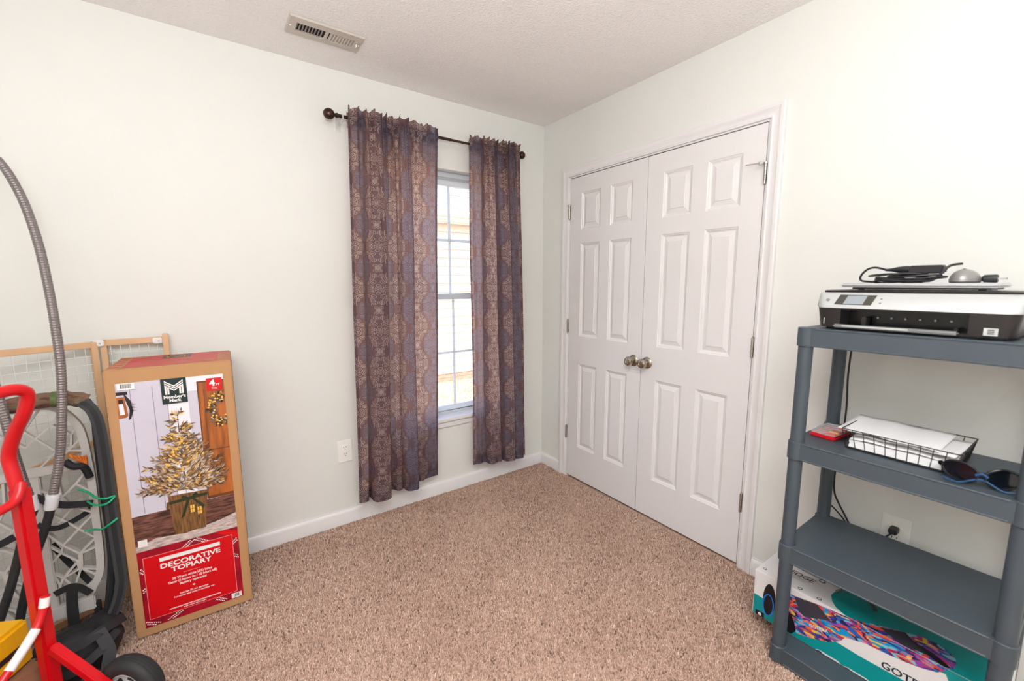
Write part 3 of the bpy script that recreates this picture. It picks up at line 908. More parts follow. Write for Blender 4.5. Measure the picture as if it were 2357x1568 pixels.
for sgn in (-1, 1):
    for k in range(9):
        x = sgn * (0.014 + k * 0.0122) + sgn * 0.004
        g = G(); lo, hi = x + sgn * 0.0045, x - sgn * 0.0035
        g.poly([(lo, -ih/2, -0.0095), (lo, ih/2, -0.0095), (hi, ih/2, -0.0026), (hi, -ih/2, -0.0026)])
        g.poly([(lo + 0.0008, -ih/2, -0.0095), (lo + 0.0008, ih/2, -0.0095), (hi + 0.0008, ih/2, -0.0026), (hi + 0.0008, -ih/2, -0.0026)])
        g.build('slat', M_vent, vent, smooth=0)
g = G(); g.box((0.124, -0.010, -0.020), (0.128, 0.004, -0.0096)); g.build('lever', M_plate, vent, bevel=0.001)
for sx in (-1, 1):
    g = G(); g.lathe([(0.004, 0), (0.003, 0.002)], 10, Matrix.Translation((sx * 0.139, 0, -0.0089)) @ Matrix.Rotation(PI, 4, 'X')); g.build('screw', M_plate, vent)
# ------------------------------------------------------------------ grey plastic shelving unit
M_shelf = mat('slate_grey_plastic', (70, 80, 88), 0.48, var=0.06, vscale=8, bump=0.12, bscale=500, bdist=0.0006)
SX0, SX1 = -0.422, -0.062            # front, back
SY0, SY1 = -1.826, -2.372            # left end, right end in view
shelf = thing('shelving_unit', 'slate grey plastic four tier shelving unit beside the closet', 'shelf', (0, 0, 0))
TOPS = (0.059, 0.450, 0.826, 1.213)
PX = (SX0 + 0.022, SX1 - 0.022); PY = (SY0 - 0.022, SY1 + 0.022)
for zt in TOPS:
    g = G()
    # tray-like deck: top skin with a lip all round, hollow below
    x0, x1, y0, y1 = SX0 + 0.003, SX1 - 0.003, SY1 + 0.003, SY0 - 0.003
    lip = 0.058
    g.box((x0, y0, zt - 0.005), (x1, y1, zt))
    g.box((x0, y0, zt - lip), (x0 + 0.004, y1, zt - 0.005)); g.box((x1 - 0.004, y0, zt - lip), (x1, y1, zt - 0.005))
    g.box((x0 + 0.004, y0, zt - lip), (x1 - 0.004, y0 + 0.004, zt - 0.005)); g.box((x0 + 0.004, y1 - 0.004, zt - lip), (x1 - 0.004, y1, zt - 0.005))
    for yy in np.linspace(y0 + 0.06, y1 - 0.06, 5): g.box((x0 + 0.004, yy - 0.0015, zt - 0.03), (x1 - 0.004, yy + 0.0015, zt - 0.005))
    d = g.build('shelf_deck', M_shelf, shelf, smooth=0)
    g = G(); g.tube([(x0 + 0.001, y0 + 0.045, zt - lip + 0.002), (x0 + 0.001, y1 - 0.045, zt - lip + 0.002)], 0.0032, 6); g.tube([(x0 + 0.0015, y0 + 0.045, zt - 0.0025), (x0 + 0.0015, y1 - 0.045, zt - 0.0025)], 0.0034, 6)
    g.build('rim_bead', M_shelf, d)
    for px in PX:
        for py in PY:
            g = G()
            top = zt + 0.002
            g.lathe([(0.0225, -lip - 0.004), (0.0258, -lip - 0.003), (0.0258, -0.002), (0.0235, 0.0)], 24, Matrix.Translation((px, py, top)))
            g.build('corner_socket', M_shelf, d)
for px in PX:
    for py in PY:
        for za, zb in zip(TOPS[:-1], TOPS[1:]):
            g = G(); g.lathe([(0.0212, za + 0.0005), (0.0212, zb - 0.0615)], 24, Matrix.Translation((px, py, 0))); g.build('post', M_shelf, shelf)
        g = G(); g.lathe([(0.020, 0.001), (0.0235, 0.004), (0.0235, 0.0205)], 24, Matrix.Translation((px, py, 0))); g.build('foot', M_shelf, shelf)

# ------------------------------------------------------------------ hoverboard carton on the bottom shelf
M_white_print = mat('gloss_white_print', (228, 224, 224), 0.32, var=0.012, vscale=4)
M_teal = mat('teal_print', (0, 146, 148), 0.32, var=0.08, vscale=5)
M_teal_d = mat('deep_teal_print', (0, 84, 88), 0.35, var=0.12, vscale=9)
M_ink = mat('dark_ink', (28, 44, 54), 0.45, var=0.1)
M_black = mat('black_print', (24, 22, 26), 0.4, var=0.2)
M_pad = mat('pad_print', (58, 56, 66), 0.5, var=0.12, vscale=60)
def graffiti_mat():
    m = bpy.data.materials.new('graffiti_print'); m.use_nodes = True
    nt = m.node_tree; b = nt.nodes['Principled BSDF']; b.inputs['Roughness'].default_value = 0.35
    tc = nt.nodes.new('ShaderNodeTexCoord'); mp = nt.nodes.new('ShaderNodeMapping'); nt.links.new(tc.outputs['Object'], mp.inputs['Vector'])
    mp.inputs['Rotation'].default_value = (0.5, 0.2, 0); mp.inputs['Scale'].default_value = (1, 0.5, 1.5)
    nz = nt.nodes.new('ShaderNodeTexNoise'); nz.inputs['Scale'].default_value = 18; nt.links.new(mp.outputs[0], nz.inputs['Vector'])
    vm = nt.nodes.new('ShaderNodeVectorMath'); vm.operation = 'MULTIPLY_ADD'; nt.links.new(nz.outputs['Color'], vm.inputs[0]); vm.inputs[1].default_value = (0.10, 0.10, 0.10); nt.links.new(mp.outputs[0], vm.inputs[2])
    vo = nt.nodes.new('ShaderNodeTexVoronoi'); vo.inputs['Scale'].default_value = 95; nt.links.new(vm.outputs[0], vo.inputs['Vector'])
    se = nt.nodes.new('ShaderNodeSeparateColor'); nt.links.new(vo.outputs['Color'], se.inputs[0])
    rp = nt.nodes.new('ShaderNodeValToRGB'); rp.color_ramp.interpolation = 'CONSTANT'
    cs = [(40, 34, 92), (226, 74, 44), (36, 96, 178), (88, 42, 120), (238, 120, 60), (0, 152, 208), (150, 70, 160), (196, 44, 74), (24, 36, 96), (232, 190, 70), (120, 190, 210), (220, 120, 160), (60, 60, 140)]
    e = rp.color_ramp.elements
    e[0].position = 0; e[0].color = lin(cs[0]); e[1].position = 1 / len(cs); e[1].color = lin(cs[1])
    for i, c in enumerate(cs[2:], 2):
        k = e.new(i / len(cs)); k.color = lin(c)
    nt.links.new(se.outputs[0], rp.inputs[0]); nt.links.new(rp.outputs[0], b.inputs['Base Color'])
    return m
M_graf = graffiti_mat()

HX0, HX1, HB, HT = -0.325, -0.112, 0.0595, 0.245      # front, back, deck, top of the carton
HYL, HYR = -1.719, -2.370
HH = 0.231                                            # fold of the print sheet, in sheet units
SDY, SDH = -0.009, 0.014                              # sheet origin on the carton
hb = thing('hoverboard_carton', 'white and teal hoverboard carton lying on the bottom shelf', 'box', (0, 0, 0))
g = G(); g.box((HX0, HYR, HB), (HX1, HYL, HT)); g.build('carton', M_white_print, hb, bevel=0.0025)
SH = {}
def sheet_pt(y, h, layer):
    """unrolled print sheet: h up the front, then back over the top"""
    o = 0.0004 + 0.00025 * layer
    if h <= HH + 1e-9: return (HX0 - o, y + SDY, h + SDH)
    return (HX0 + (h - HH), y + SDY, HT + o)
def clip(poly, hcut, keep_low):
    out = []
    n = len(poly)
    for i in range(n):
        a, b = poly[i], poly[(i + 1) % n]
        ia = (a[1] <= hcut) == keep_low or a[1] == hcut; ib = (b[1] <= hcut) == keep_low or b[1] == hcut
        if ia: out.append(a)
        if ia != ib:
            t = (hcut - a[1]) / (b[1] - a[1]); out.append((a[0] + (b[0] - a[0]) * t, hcut))
    return out
def sheet_poly(g, poly, layer):
    poly = [(y, max(h, HB + 0.003 - SDH)) for y, h in poly]
    lo = clip(poly, HH - 0.0006, True)
    hi = clip(poly, HH + 0.0006, False)
    if len(lo) > 2: g.poly([sheet_pt(y, h, layer) for y, h in lo])
    if len(hi) > 2: g.poly([(HX0 + (h - HH), y + SDY, HT + 0.0004 + 0.00025 * layer) for y, h in hi])
def disc(cy, ch, r, n=20, ry=None): return [(cy + r * math.cos(a), ch + (ry or r) * math.sin(a)) for a in np.linspace(0, 2 * PI, n, endpoint=False)]
yl, yr = HYL - 0.003 - SDY, HYR + 0.003 - SDY
g = G()
# teal fields: lower left block, bottom strip, right block, round field on top
sheet_poly(g, [(yl, 0.130), (-1.75, 0.127), (-1.86, 0.118), (-1.995, 0.120), (-2.05, 0.117), (-2.17, 0.120), (-2.255, 0.185), (-2.243, 0.2125), (yr, 0.216), (yr, 0.0), (yl, 0.0)], 0)
sheet_poly(g, [(-2.008, HH - 0.004), (-1.968, 0.250), (-1.949, 0.275), (-1.936, 0.306), (-1.938, 0.335), (-1.950, 0.375), (-1.985, 0.405), (-2.03, 0.428), (-2.09, HH + HX1 - HX0 - 0.003), (yr, HH + HX1 - HX0 - 0.003), (yr, 0.214), (-2.243, 0.2125), (-2.20, 0.205), (-2.10, 0.205)], 0)
g.build('teal_print', M_teal, hb, smooth=0, fixn=False)
g = G()
body = [(-1.816, 0.206), (-1.849, 0.206), (-1.919, 0.220), (-2.003, 0.230), (-2.043, 0.243), (-2.067, 0.263), (-2.135, 0.301), (-2.167, 0.321), (-2.205, 0.327), (-2.232, 0.320), (-2.252, 0.295), (-2.257, 0.275), (-2.254, 0.241), (-2.227, 0.205), (-2.192, 0.191), (-2.148, 0.181), (-2.099, 0.175), (-2.060, 0.172), (-2.007, 0.154), (-1.995, 0.131), (-1.961, 0.102), (-1.909, 0.079), (-1.865, 0.066), (-1.858, 0.077), (-1.820, 0.142)]
sheet_poly(g, body, 1)
g.build('hoverboard_print', M_graf, hb, smooth=0, fixn=False)
g = G()
sheet_poly(g, [(-1.849, 0.203), (-1.919, 0.219), (-1.945, 0.200), (-1.963, 0.185), (-1.886, 0.147), (-1.870, 0.155)], 2)
g.build('pad_print', M_pad, hb, smooth=0, fixn=False); g = G()
sheet_poly(g, [(-2.082, 0.263), (-2.138, 0.303), (-2.166, 0.275), (-2.221, 0.251), (-2.144, 0.2315)], 2)
g.build('pad_print', M_pad, hb, smooth=0, fixn=False)
g = G()
sheet_poly(g, [(-1.800, 0.150), (-1.820, 0.146), (-1.845, 0.128), (-1.858, 0.100), (-1.864, 0.073), (-1.850, 0.052), (-1.800, 0.050)], 3)
g.build('wheel_print', M_black, hb, smooth=0, fixn=False); g = G()
sheet_poly(g, [(-2.146, 0.286), (-2.176, 0.275), (-2.211, 0.268), (-2.252, 0.241), (-2.236, 0.228), (-2.205, 0.246), (-2.170, 0.266)], 3)
g.build('wheel_print', M_black, hb, smooth=0, fixn=False); g = G()
sheet_poly(g, disc(-1.768, 0.135, 0.022, 24, 0.066), 2)
g.build('wheel_print', M_black, hb, smooth=0, fixn=False); g = G()
sheet_poly(g, [(-1.722, 0.068), (-1.723, 0.044), (-1.755, 0.044), (-1.754, 0.068)], 2)
g.build('badge_print', M_black, hb, smooth=0, fixn=False); g = G()
for (yy, hh, rr_) in ((-1.732, 0.262, 0.0075), (-1.858, 0.252, 0.0075), (-1.919, 0.249, 0.0075), (-1.891, 0.362, 0.011)):
    sheet_poly(g, disc(yy, hh, rr_, 16), 1); ic = g.build('icon_print', M_black, hb, smooth=0, fixn=False); g = G()
    sheet_poly(g, disc(yy, hh, rr_ * 0.62, 16), 3); g.build('icon_center', M_white_print, ic, smooth=0, fixn=False); g = G()
for k in range(9): sheet_poly(g, [(-1.800 - k * 0.0105, 0.372 - 0.002 * (k % 3)), (-1.806 - k * 0.0105, 0.372), (-1.812 - k * 0.0105, 0.386 + 0.004 * (k % 2)), (-1.806 - k * 0.0105, 0.388)], 1)
o_ = g.build('small_lettering', M_black, hb, smooth=0, fixn=False); o_['kind'] = 'stuff'
g = G()
sheet_poly(g, disc(-1.739, 0.057, 0.0065, 16), 4); g.build('badge_ring', M_white_print, hb, smooth=0, fixn=False)
for (y0_, h0_) in ((-1.940, 0.043), (-2.021, 0.041)):
    pl = [(y0_ + 0.012 * math.sin(a), h0_ + 0.012 * math.cos(a)) for a in np.linspace(0, PI, 9)] + [(y0_ - 0.052 - 0.012 * math.sin(a), h0_ - 0.012 * math.cos(a)) for a in np.linspace(0, PI, 9)]
    g = G(); sheet_poly(g, pl, 2); o_ = g.build('pill_print', M_white_print, hb, smooth=0, fixn=False)
    g = G(); sheet_poly(g, disc(y0_ - 0.001, h0_, 0.010, 18), 3); g.build('pill_icon', M_ink, o_, smooth=0, fixn=False)
g = G()
M = Matrix(((0, 0, -1, HX0 - 0.0013), (-1, 0, 0, -2.112), (0, 1, 0, 0.1375), (0, 0, 0, 1)))
text_into(g, 'GOTRAX', 0.032, M, bold=0.0006, width=0.140)
g.build('lettering', M_ink, hb, smooth=0, fixn=False); g = G()
M = Matrix(((0, 1, 0, HX0 + 0.090), (-1, 0, 0, -1.803), (0, 0, 1, HT + 0.0008), (0, 0, 0, 1)))
text_into(g, 'EDGE', 0.036, M, bold=0.0004, shear=0.25, width=0.082)
g.build('lettering', M_ink, hb, smooth=0, fixn=False); g = G()
for q in range(3):
    hh = HH + 0.082 - q * 0.007
    sheet_poly(g, [(-1.800, hh), (-1.868 + 0.006 * q, hh), (-1.868 + 0.006 * q, hh + 0.0014), (-1.800, hh + 0.0014)], 1)
o_ = g.build('fine_print', M_ink, hb, smooth=0, fixn=False); o_['kind'] = 'stuff'
g = G(); M = Matrix(((0, 0, -1, HX0 - 0.0016), (-1, 0, 0, -1.914), (0, 1, 0.0, 0.134), (0, 0, 0, 1))) @ Matrix.Rotation(0.30, 4, 'Z')
text_into(g, 'GOTRAX', 0.017, M, bold=0.0003, width=0.058)
g.build('logo_lettering', M_white_print, hb, smooth=0, fixn=False)
M_blueneon = mat('neon_blue_print', (40, 120, 220), 0.35, var=0.2, vscale=30)
g = G()
for k in range(18):
    a0, a1 = (2 * PI * k / 18, 2 * PI * (k + 1) / 18)
    sheet_poly(g, [(-1.766 + 0.0205 * math.cos(a0), 0.112 + 0.046 * math.sin(a0)), (-1.766 + 0.0205 * math.cos(a1), 0.112 + 0.046 * math.sin(a1)), (-1.766 + 0.016 * math.cos(a1), 0.112 + 0.041 * math.sin(a1)), (-1.766 + 0.016 * math.cos(a0), 0.112 + 0.041 * math.sin(a0))], 3)
g.build('neon_ring_print', M_blueneon, hb, smooth=0, fixn=False)
M_handle = mat('handle_plastic', (70, 74, 72), 0.4, var=0.1)
g = G(); pts = smooth_path([(HX0 + 0.105, -1.950, HT + 0.002), (HX0 + 0.112, -1.966, HT + 0.016), (HX0 + 0.118, -2.005, HT + 0.026), (HX0 + 0.114, -2.045, HT + 0.018), (HX0 + 0.104, -2.064, HT + 0.002)], 6)
g.tube(pts, 0.004, 8, flat=(0.012, 0.003), up=(0, 0, 1)); h_ = g.build('carry_handle', M_handle, hb); h_['label'] = 'grey plastic carry handle'

# ------------------------------------------------------------------ red lidded case of small tools, second shelf
ZS2 = TOPS[2] + 0.0005
M_redp = mat('red_plastic', (206, 26, 40), 0.3, var=0.05)
M_clearlid = bpy.data.materials.new('clear_lid'); M_clearlid.use_nodes = True
_b = M_clearlid.node_tree.nodes['Principled BSDF']; _b.inputs['Base Color'].default_value = (0.95, 0.93, 0.93, 1); _b.inputs['Roughness'].default_value = 0.1; _b.inputs['Alpha'].default_value = 0.22
tc_ = thing('tool_case', 'small red case with clear lid holding tiny screwdrivers', 'tool case', (-0.245, -1.893, ZS2), math.radians(-96))
g = G(); g.box((-0.040, -0.062, 0), (0.040, 0.062, 0.014)); g.build('case_base', M_redp, tc_, bevel=0.005)
g = G(); g.box((-0.039, -0.061, 0.0142), (0.039, 0.061, 0.027)); g.build('case_lid', M_clearlid, tc_, bevel=0.004)
M_steel = mat('bright_steel', (200, 202, 204), 0.25, 1.0, var=0.05)
M_yel = mat('yellow_plastic', (236, 180, 40), 0.4, var=0.05)
for k in range(5):
    y = -0.044 + k * 0.022
    g = G(); g.tube([(-0.030, y, 0.0185), (0.006, y, 0.0185)], 0.0016, 6); sh_ = g.build('screwdriver_shaft', M_steel, tc_)
    g = G(); g.tube([(0.006, y, 0.0185), (0.034, y, 0.0185)], 0.0042, 8); g.build('screwdriver_handle', (M_redp, M_yel, M_redp, M_steel, M_redp)[k], sh_)

# ------------------------------------------------------------------ wire letter tray with papers
M_wire = mat('dark_wire', (48, 46, 48), 0.4, 0.6, var=0.1)
M_paper = mat('white_paper', (244, 243, 243), 0.7, var=0.01)
# local x along the long side (-y in the room), y towards the wall
tray = thing('letter_tray', 'black wire letter tray full of papers on the second shelf', 'letter tray', (-0.345, -1.958, ZS2), math.radians(-91))
TL, TW, TH = 0.262, 0.205, 0.066
g = G(); a0 = 0.018
lo = [(a0*.4, a0*.4, 0.003), (TL - a0*.4, a0*.4, 0.003), (TL - a0*.4, TW - a0*.4, 0.003), (a0*.4, TW - a0*.4, 0.003)]
hi = [(-0.004, -0.006, TH), (TL + 0.004, -0.006, TH), (TL + 0.004, TW + 0.004, TH), (-0.004, TW + 0.004, TH)]
for q in (lo, hi):
    for i in range(4): g.tube([q[i], q[(i + 1) % 4]], 0.0018, 6)
g.build('rim_wire', M_wire, tray)
def lerp3(a, b, t): return tuple(a[i] + (b[i] - a[i]) * t for i in range(3))
for side in range(4):
    n = 10 if side % 2 == 0 else 7
    for k in range(n + 1):
        t = k / n
        g = G(); g.tube([lerp3(lo[side], lo[(side + 1) % 4], t), lerp3(hi[side], hi[(side + 1) % 4], t)], 0.0011, 5); g.build('wire', M_wire, tray)
g = G()
for k in range(11):
    t = k / 10; g.tube([lerp3(lo[0], lo[1], t), lerp3(lo[3], lo[2], t)], 0.0011, 5)
g.build('base_wires', M_wire, tray)
def paper(label, x0, x1, y0, y1, z, tilt, curl, rz, seed):
    rs = random.Random(seed); p = [rs.uniform(0, 6.28) for _ in range(3)]
    cx, cy = (x0 + x1) / 2, (y0 + y1) / 2
    def fn(u, v):
        x = x0 + (x1 - x0) * u - cx; y = y0 + (y1 - y0) * v - cy
        zz = z + tilt * (v) + curl * (math.sin(u * 3 + p[0]) * 0.5 + math.sin(v * 4 + u * 2 + p[1]) * 0.4) + 0.0015 * math.sin(u * 14 + p[2])
        return (cx + x * math.cos(rz) - y * math.sin(rz), cy + x * math.sin(rz) + y * math.cos(rz), zz)
    g = G(); g.grid(fn, 16, 8)
    n = len(g.v)
    o = g.build('paper_sheet', M_paper, None, fixn=False)
    o.modifiers.new('thickness', 'SOLIDIFY').thickness = 0.0008
    o.matrix_world = tray_m
    tag(o, label, 'paper', 'papers in the wire tray')
tray_m = Matrix.Translation((-0.345, -1.958, ZS2)) @ Matrix.Rotation(math.radians(-91), 4, 'Z')
g = G(); 
for k in range(3): g.box((0.012 + 0.0015 * (k % 2), 0.012 + 0.0008 * k, 0.0055 + k * 0.0078), (TL - 0.014 - 0.002 * (k % 2), TW - 0.016, 0.0055 + k * 0.0078 + 0.0075))
o = g.build('paper_stack', M_paper, None, smooth=0); o.matrix_world = tray_m; tag(o, 'thick stack of white paper at the bottom of the wire tray', 'paper')
paper('crumpled white sheet bulging under the tray top sheets', 0.012, TL - 0.02, 0.012, TW - 0.02, 0.033, 0.014, 0.006, 0.02, 1)
paper('white sheet poking out the near end of the tray', 0.030, TL - 0.004, 0.010, TW - 0.012, 0.048, 0.008, 0.004, -0.05, 2)
paper('large flat white sheet lying on top of the wire tray', -0.018, TL - 0.040, 0.004, TW - 0.008, 0.0605, 0.010, 0.0015, -0.02, 3)
M_navy = mat('navy_folder', (34, 40, 62), 0.5, var=0.1)
g = G(); g.box((0.035, 0.02, 0.0545), (TL - 0.075, TW - 0.03, 0.0562)); o = g.build('folder', M_navy, None, smooth=0); o.matrix_world = tray_m; tag(o, 'dark navy folder edge showing between tray papers', 'folder')

# ------------------------------------------------------------------ sunglasses
M_gfr = mat('black_frame_plastic', (22, 24, 30), 0.25, var=0.1)
M_gblue = mat('blue_plastic', (12, 66, 112), 0.3, var=0.1)
M_lens = mat('dark_lens', (14, 20, 28), 0.12, var=0.05, coat=0.5)
sg = thing('sunglasses', 'wraparound sunglasses with blue temples at the second shelf edge', 'sunglasses', (-0.354, -2.262, ZS2), math.radians(-80)); sg.scale = (1.12, 1.12, 1.42)
def gp(t): # wrap curve in local coords, x along width
    x = 0.066 * t; y = 0.030 * t * t
    return x, y
for s in (-1, 1):
    rim = []
    for a in np.linspace(0, 2 * PI, 22, endpoint=False):
        t = s * (0.52 + 0.44 * math.cos(a)); zz = 0.0215 + 0.0185 * math.sin(a) * (1.0 if math.sin(a) > 0 else 0.95)
        x, y = gp(t); rim.append((x, y - 0.030, zz))
    g = G(); g.tube(rim, 0.0026, 8, closed=True); rm = g.build('rim', M_gfr, sg)
    g = G(); g.poly(rim); g.poly([(p[0], p[1] + 0.001, p[2]) for p in rim]); g.build('lens', M_lens, sg, fixn=False)
    x, y = gp(s * 0.98)
    pts = smooth_path([(x, y - 0.030, 0.026), (x * 1.03, y - 0.018 + 0.004 * s, 0.024), (x * 0.80, y - 0.010 + 0.005 * s, 0.020), (x * 0.1, y - 0.016 + 0.005 * s, 0.014), (-x * 0.55, y - 0.018 + 0.005 * s, 0.008)], 6)
    g = G(); g.tube(pts, 0.003, 6, flat=(0.009, 0.004), up=(0, 1, 0)); g.build('temple', M_gfr, sg)
pts = smooth_path([(-0.062, -0.034, 0.008), (-0.035, -0.033, 0.0035), (0.0, -0.030, 0.016), (0.035, -0.033, 0.0035), (0.062, -0.034, 0.008)], 6)
g = G(); g.tube(pts, 0.0019, 8); g.build('blue_lower_trim', M_gblue, sg)
g = G(); g.tube(smooth_path([(-0.010, -0.031, 0.022), (0, -0.031, 0.027), (0.010, -0.031, 0.022)], 5), 0.0028, 8); g.build('bridge', M_gblue, sg)

# ------------------------------------------------------------------ printer
M_pr_dark = mat('printer_black', (38, 34, 34), 0.35, var=0.06, vscale=10)
M_pr_gloss = mat('printer_inner', (20, 19, 20), 0.22, var=0.06)
M_pr_silver = mat('printer_silver', (196, 198, 198), 0.34, 0.25, var=0.02)
M_pr_tray = mat('tray_silver', (150, 152, 152), 0.3, 0.5, var=0.04)
ZP = TOPS[3] + 0.002
pr = thing('printer', 'black and silver inkjet printer on the top shelf', 'printer', (-0.388, -2.078, ZP), math.radians(-91))
# local: x along width (-y room), y towards wall, z up
PWd = 0.224
def rounded(w0, d0, d1, r, n=8):
    """footprint with rounded front corners"""
    pts = [(-w0, d1)]
    pts += [(-w0 + r - r * math.cos(a), d0 + r - r * math.sin(a)) for a in np.linspace(0, PI / 2, n)]
    pts += [(w0 - r + r * math.sin(a), d0 + r - r * math.cos(a)) for a in np.linspace(0, PI / 2, n)]
    pts += [(w0, d1)]
    return pts
def loft(g, secs):
    n = len(secs[0][0]); b = len(g.v)
    for pts, z in secs: g.v += [(x, y, z(x, y) if callable(z) else z) for x, y in pts]
    for k in range(len(secs) - 1):
        for i in range(n):
            j = (i + 1) % n
            g.face((b + k*n + i, b + k*n + j, b + (k+1)*n + j, b + (k+1)*n + i))
    g.face([b + i for i in range(n)]); g.face([b + (len(secs)-1)*n + i for i in range(n)])
PD = 0.315
# lower body split round the output bay: left cheek, right cheek, back, roof, floor
bx0, bx1 = -0.150, 0.128
g = G()
lowL = rounded(PWd - 0.008, 0.0, PD, 0.030)
def cheek(g, xa, xb, left):
    full = rounded(PWd - 0.006, 0.0, PD, 0.028)
    full0 = rounded(PWd - 0.014, 0.004, PD, 0.028)
    def cut(pts): return [(max(min(x, xb), xa), y) for x, y in pts]
    def dedupe(p):
        return p
    loft(g, [(cut(full0), 0.006), (cut(full), 0.068)])
cheek(g, -PWd, bx0, True); g.build('left_cheek', M_pr_dark, pr, smooth=30)
g = G(); cheek(g, bx1, PWd, False); g.build('right_cheek', M_pr_dark, pr, smooth=30)
g = G(); g.box((bx0, 0.075, 0.004), (bx1, PD, 0.068)); g.box((bx0, 0.006, 0.060), (bx1, 0.075, 0.068)); g.box((bx0, 0.012, 0.004), (bx1, 0.075, 0.010)); g.build('output_bay', M_pr_gloss, pr, smooth=0)
g = G(); g.box((bx0 + 0.045, 0.030, 0.014), (bx0 + 0.058, 0.070, 0.040)); g.build('paper_guide', M_pr_dark, pr, bevel=0.002)
g = G(); g.box((bx1 - 0.03, 0.030, 0.010), (bx1 - 0.022, 0.07, 0.022)); g.build('paper_guide', M_pr_dark, pr, bevel=0.002)
for k in range(6):
    g = G(); g.lathe([(0.003, 0), (0.003, 0.004)], 8, Matrix.Translation((bx0 + 0.075 + k * 0.032, 0.073, 0.037)) @ Matrix.Rotation(PI / 2, 4, 'X')); g.build('feed_roller', M_pr_tray, pr)
g = G(); g.box((bx0 - 0.015, -0.010, 0.006), (bx1 - 0.015, 0.012, 0.016)); tr_ = g.build('output_tray', M_pr_tray, pr, bevel=0.004)
g = G(); g.box((bx0 + 0.010, -0.0112, 0.009), (bx0 + 0.165, -0.010, 0.0145)); g.build('tray_trim', M_pr_silver, tr_, bevel=0.0005)
g = G(); g.box((-PWd + 0.03, 0.03, -0.0015), (PWd - 0.03, PD - 0.03, 0.006)); g.build('base', M_pr_gloss, pr, smooth=0)
# tilted silver band: front face slopes back
g = G()
b0 = rounded(PWd - 0.004, -0.002, PD, 0.034); b1 = rounded(PWd, -0.001, PD, 0.036); b2 = rounded(PWd, 0.030, PD, 0.020); b3 = rounded(PWd - 0.003, 0.034, PD, 0.018)
loft(g, [(b0, 0.066), (b1, 0.072), (b2, 0.112), (b3, 0.114)])
sb = g.build('silver_band', M_pr_silver, pr, smooth=35)
def bandpt(x, v, off=0.0006):
    # v 0..1 up the sloped face
    y = -0.001 + 0.031 * v; z = 0.072 + 0.040 * v
    return (x, y - 0.79 * off, z + 0.61 * -off * -1)
def bandquad(g, x0, x1, v0, v1, off, sk=0.0):
    g.poly([bandpt(x0 - sk, v0, off), bandpt(x1 - sk, v0, off), bandpt(x1, v1, off), bandpt(x0, v1, off)])
M_scr = mat('screen_bezel', (72, 70, 62), 0.15, var=0.05); M_lcd = mat('lcd_off', (150, 158, 164), 0.12, var=0.05)
g = G(); bandquad(g, -0.162, -0.070, 0.12, 0.86, 0.0008, 0.008); sc_ = g.build('control_panel', M_scr, pr, smooth=0, fixn=False)
g = G(); bandquad(g, -0.141, -0.092, 0.16, 0.80, 0.0013, 0.006); g.build('screen', M_lcd, sc_, smooth=0, fixn=False)
g = G(); c_ = bandpt(-0.190, 0.45, 0.0006)
Mb = Matrix.Translation(c_) @ Vector((0, -0.79, 0.61)).to_track_quat('Z', 'Y').to_matrix().to_4x4()
g.lathe([(0.0055, 0), (0.005, 0.0015), (0.003, 0.0018)], 16, Mb); g.build('power_button', M_pr_tray, pr)
for k in range(2):
    g = G(); c_ = bandpt(-0.058, 0.3 + 0.3 * k, 0.0005); g.lathe([(0.0025, 0), (0.002, 0.0008)], 12, Matrix.Translation(c_) @ Vector((0, -0.79, 0.61)).to_track_quat('Z', 'Y').to_matrix().to_4x4()); g.build('panel_button', M_pr_tray, pr)
g = G(); loft(g, [(rounded(PWd - 0.010, 0.036, PD, 0.018), 0.1142), (rounded(PWd - 0.010, 0.034, PD, 0.018), 0.120), (rounded(PWd - 0.014, 0.038, PD, 0.018), 0.1215)]); g.build('scanner_lid', M_pr_dark, pr, smooth=30)
g = G(); Mx = Matrix(((1, 0, 0, 0.157), (0, 0, -1, -0.0012), (0, 1, 0, 0.0115), (0, 0, 0, 1)))
M_badge = mat('badge_print', (196, 198, 196), 0.4, var=0.03)
g.poly([Mx @ Vector(p) for p in ((-0.001, -0.001, 0.0006), (0.024, -0.001, 0.0006), (0.024, 0.018, 0.0006), (-0.001, 0.018, 0.0006))]); bd_ = g.build('badge', M_badge, pr, smooth=0, fixn=False)
g = G()
for k in range(3): g.poly([Mx @ Vector(p) for p in ((0.006, 0.003 + k * 0.0045, 0.0012), (0.018, 0.003 + k * 0.0045, 0.0012), (0.018, 0.0055 + k * 0.0045, 0.0012), (0.006, 0.0055 + k * 0.0045, 0.0012))])
g.build('badge_mark', M_pr_dark, bd_, smooth=0, fixn=False)
g = G(); Mx = Matrix(((0, -1, 0, -0.190), (0, 0, -1, 0.0005), (1, 0, 0, 0.012), (0, 0, 0, 1)))
g.box((-0.192, -0.0012, 0.014), (-0.1905, 0.002, 0.034)); g.build('side_mark', M_badge, pr, smooth=0)

# ------------------------------------------------------------------ laptop, adapter, mouse on the printer
M_lap_s = mat('laptop_silver', (206, 208, 212), 0.3, 0.6, var=0.02); M_lap_d = mat('laptop_dark', (44, 46, 52), 0.4, var=0.05)
ZL = ZP + 0.1225
lap = thing('laptop', 'thin closed silver laptop lying on the printer lid', 'laptop', (-0.215, -2.082, ZL), math.radians(-90.5))
g = G(); g.box((-0.150, -0.105, 0.002), (0.150, 0.100, 0.0075)); g.build('laptop_base', M_lap_d, lap, bevel=0.002)
g = G(); g.box((-0.176, -0.122, 0.0078), (0.164, 0.112, 0.0205)); g.build('laptop_lid', M_lap_s, lap, bevel=0.005, segs=3)
g = G()
for sx in (-1, 1):
    for sy in (-1, 1): g.lathe([(0.008, 0.0), (0.008, 0.002)], 12, Matrix.Translation((sx * 0.13, sy * 0.085, 0)))
g.build('rubber_feet', M_lap_d, lap)
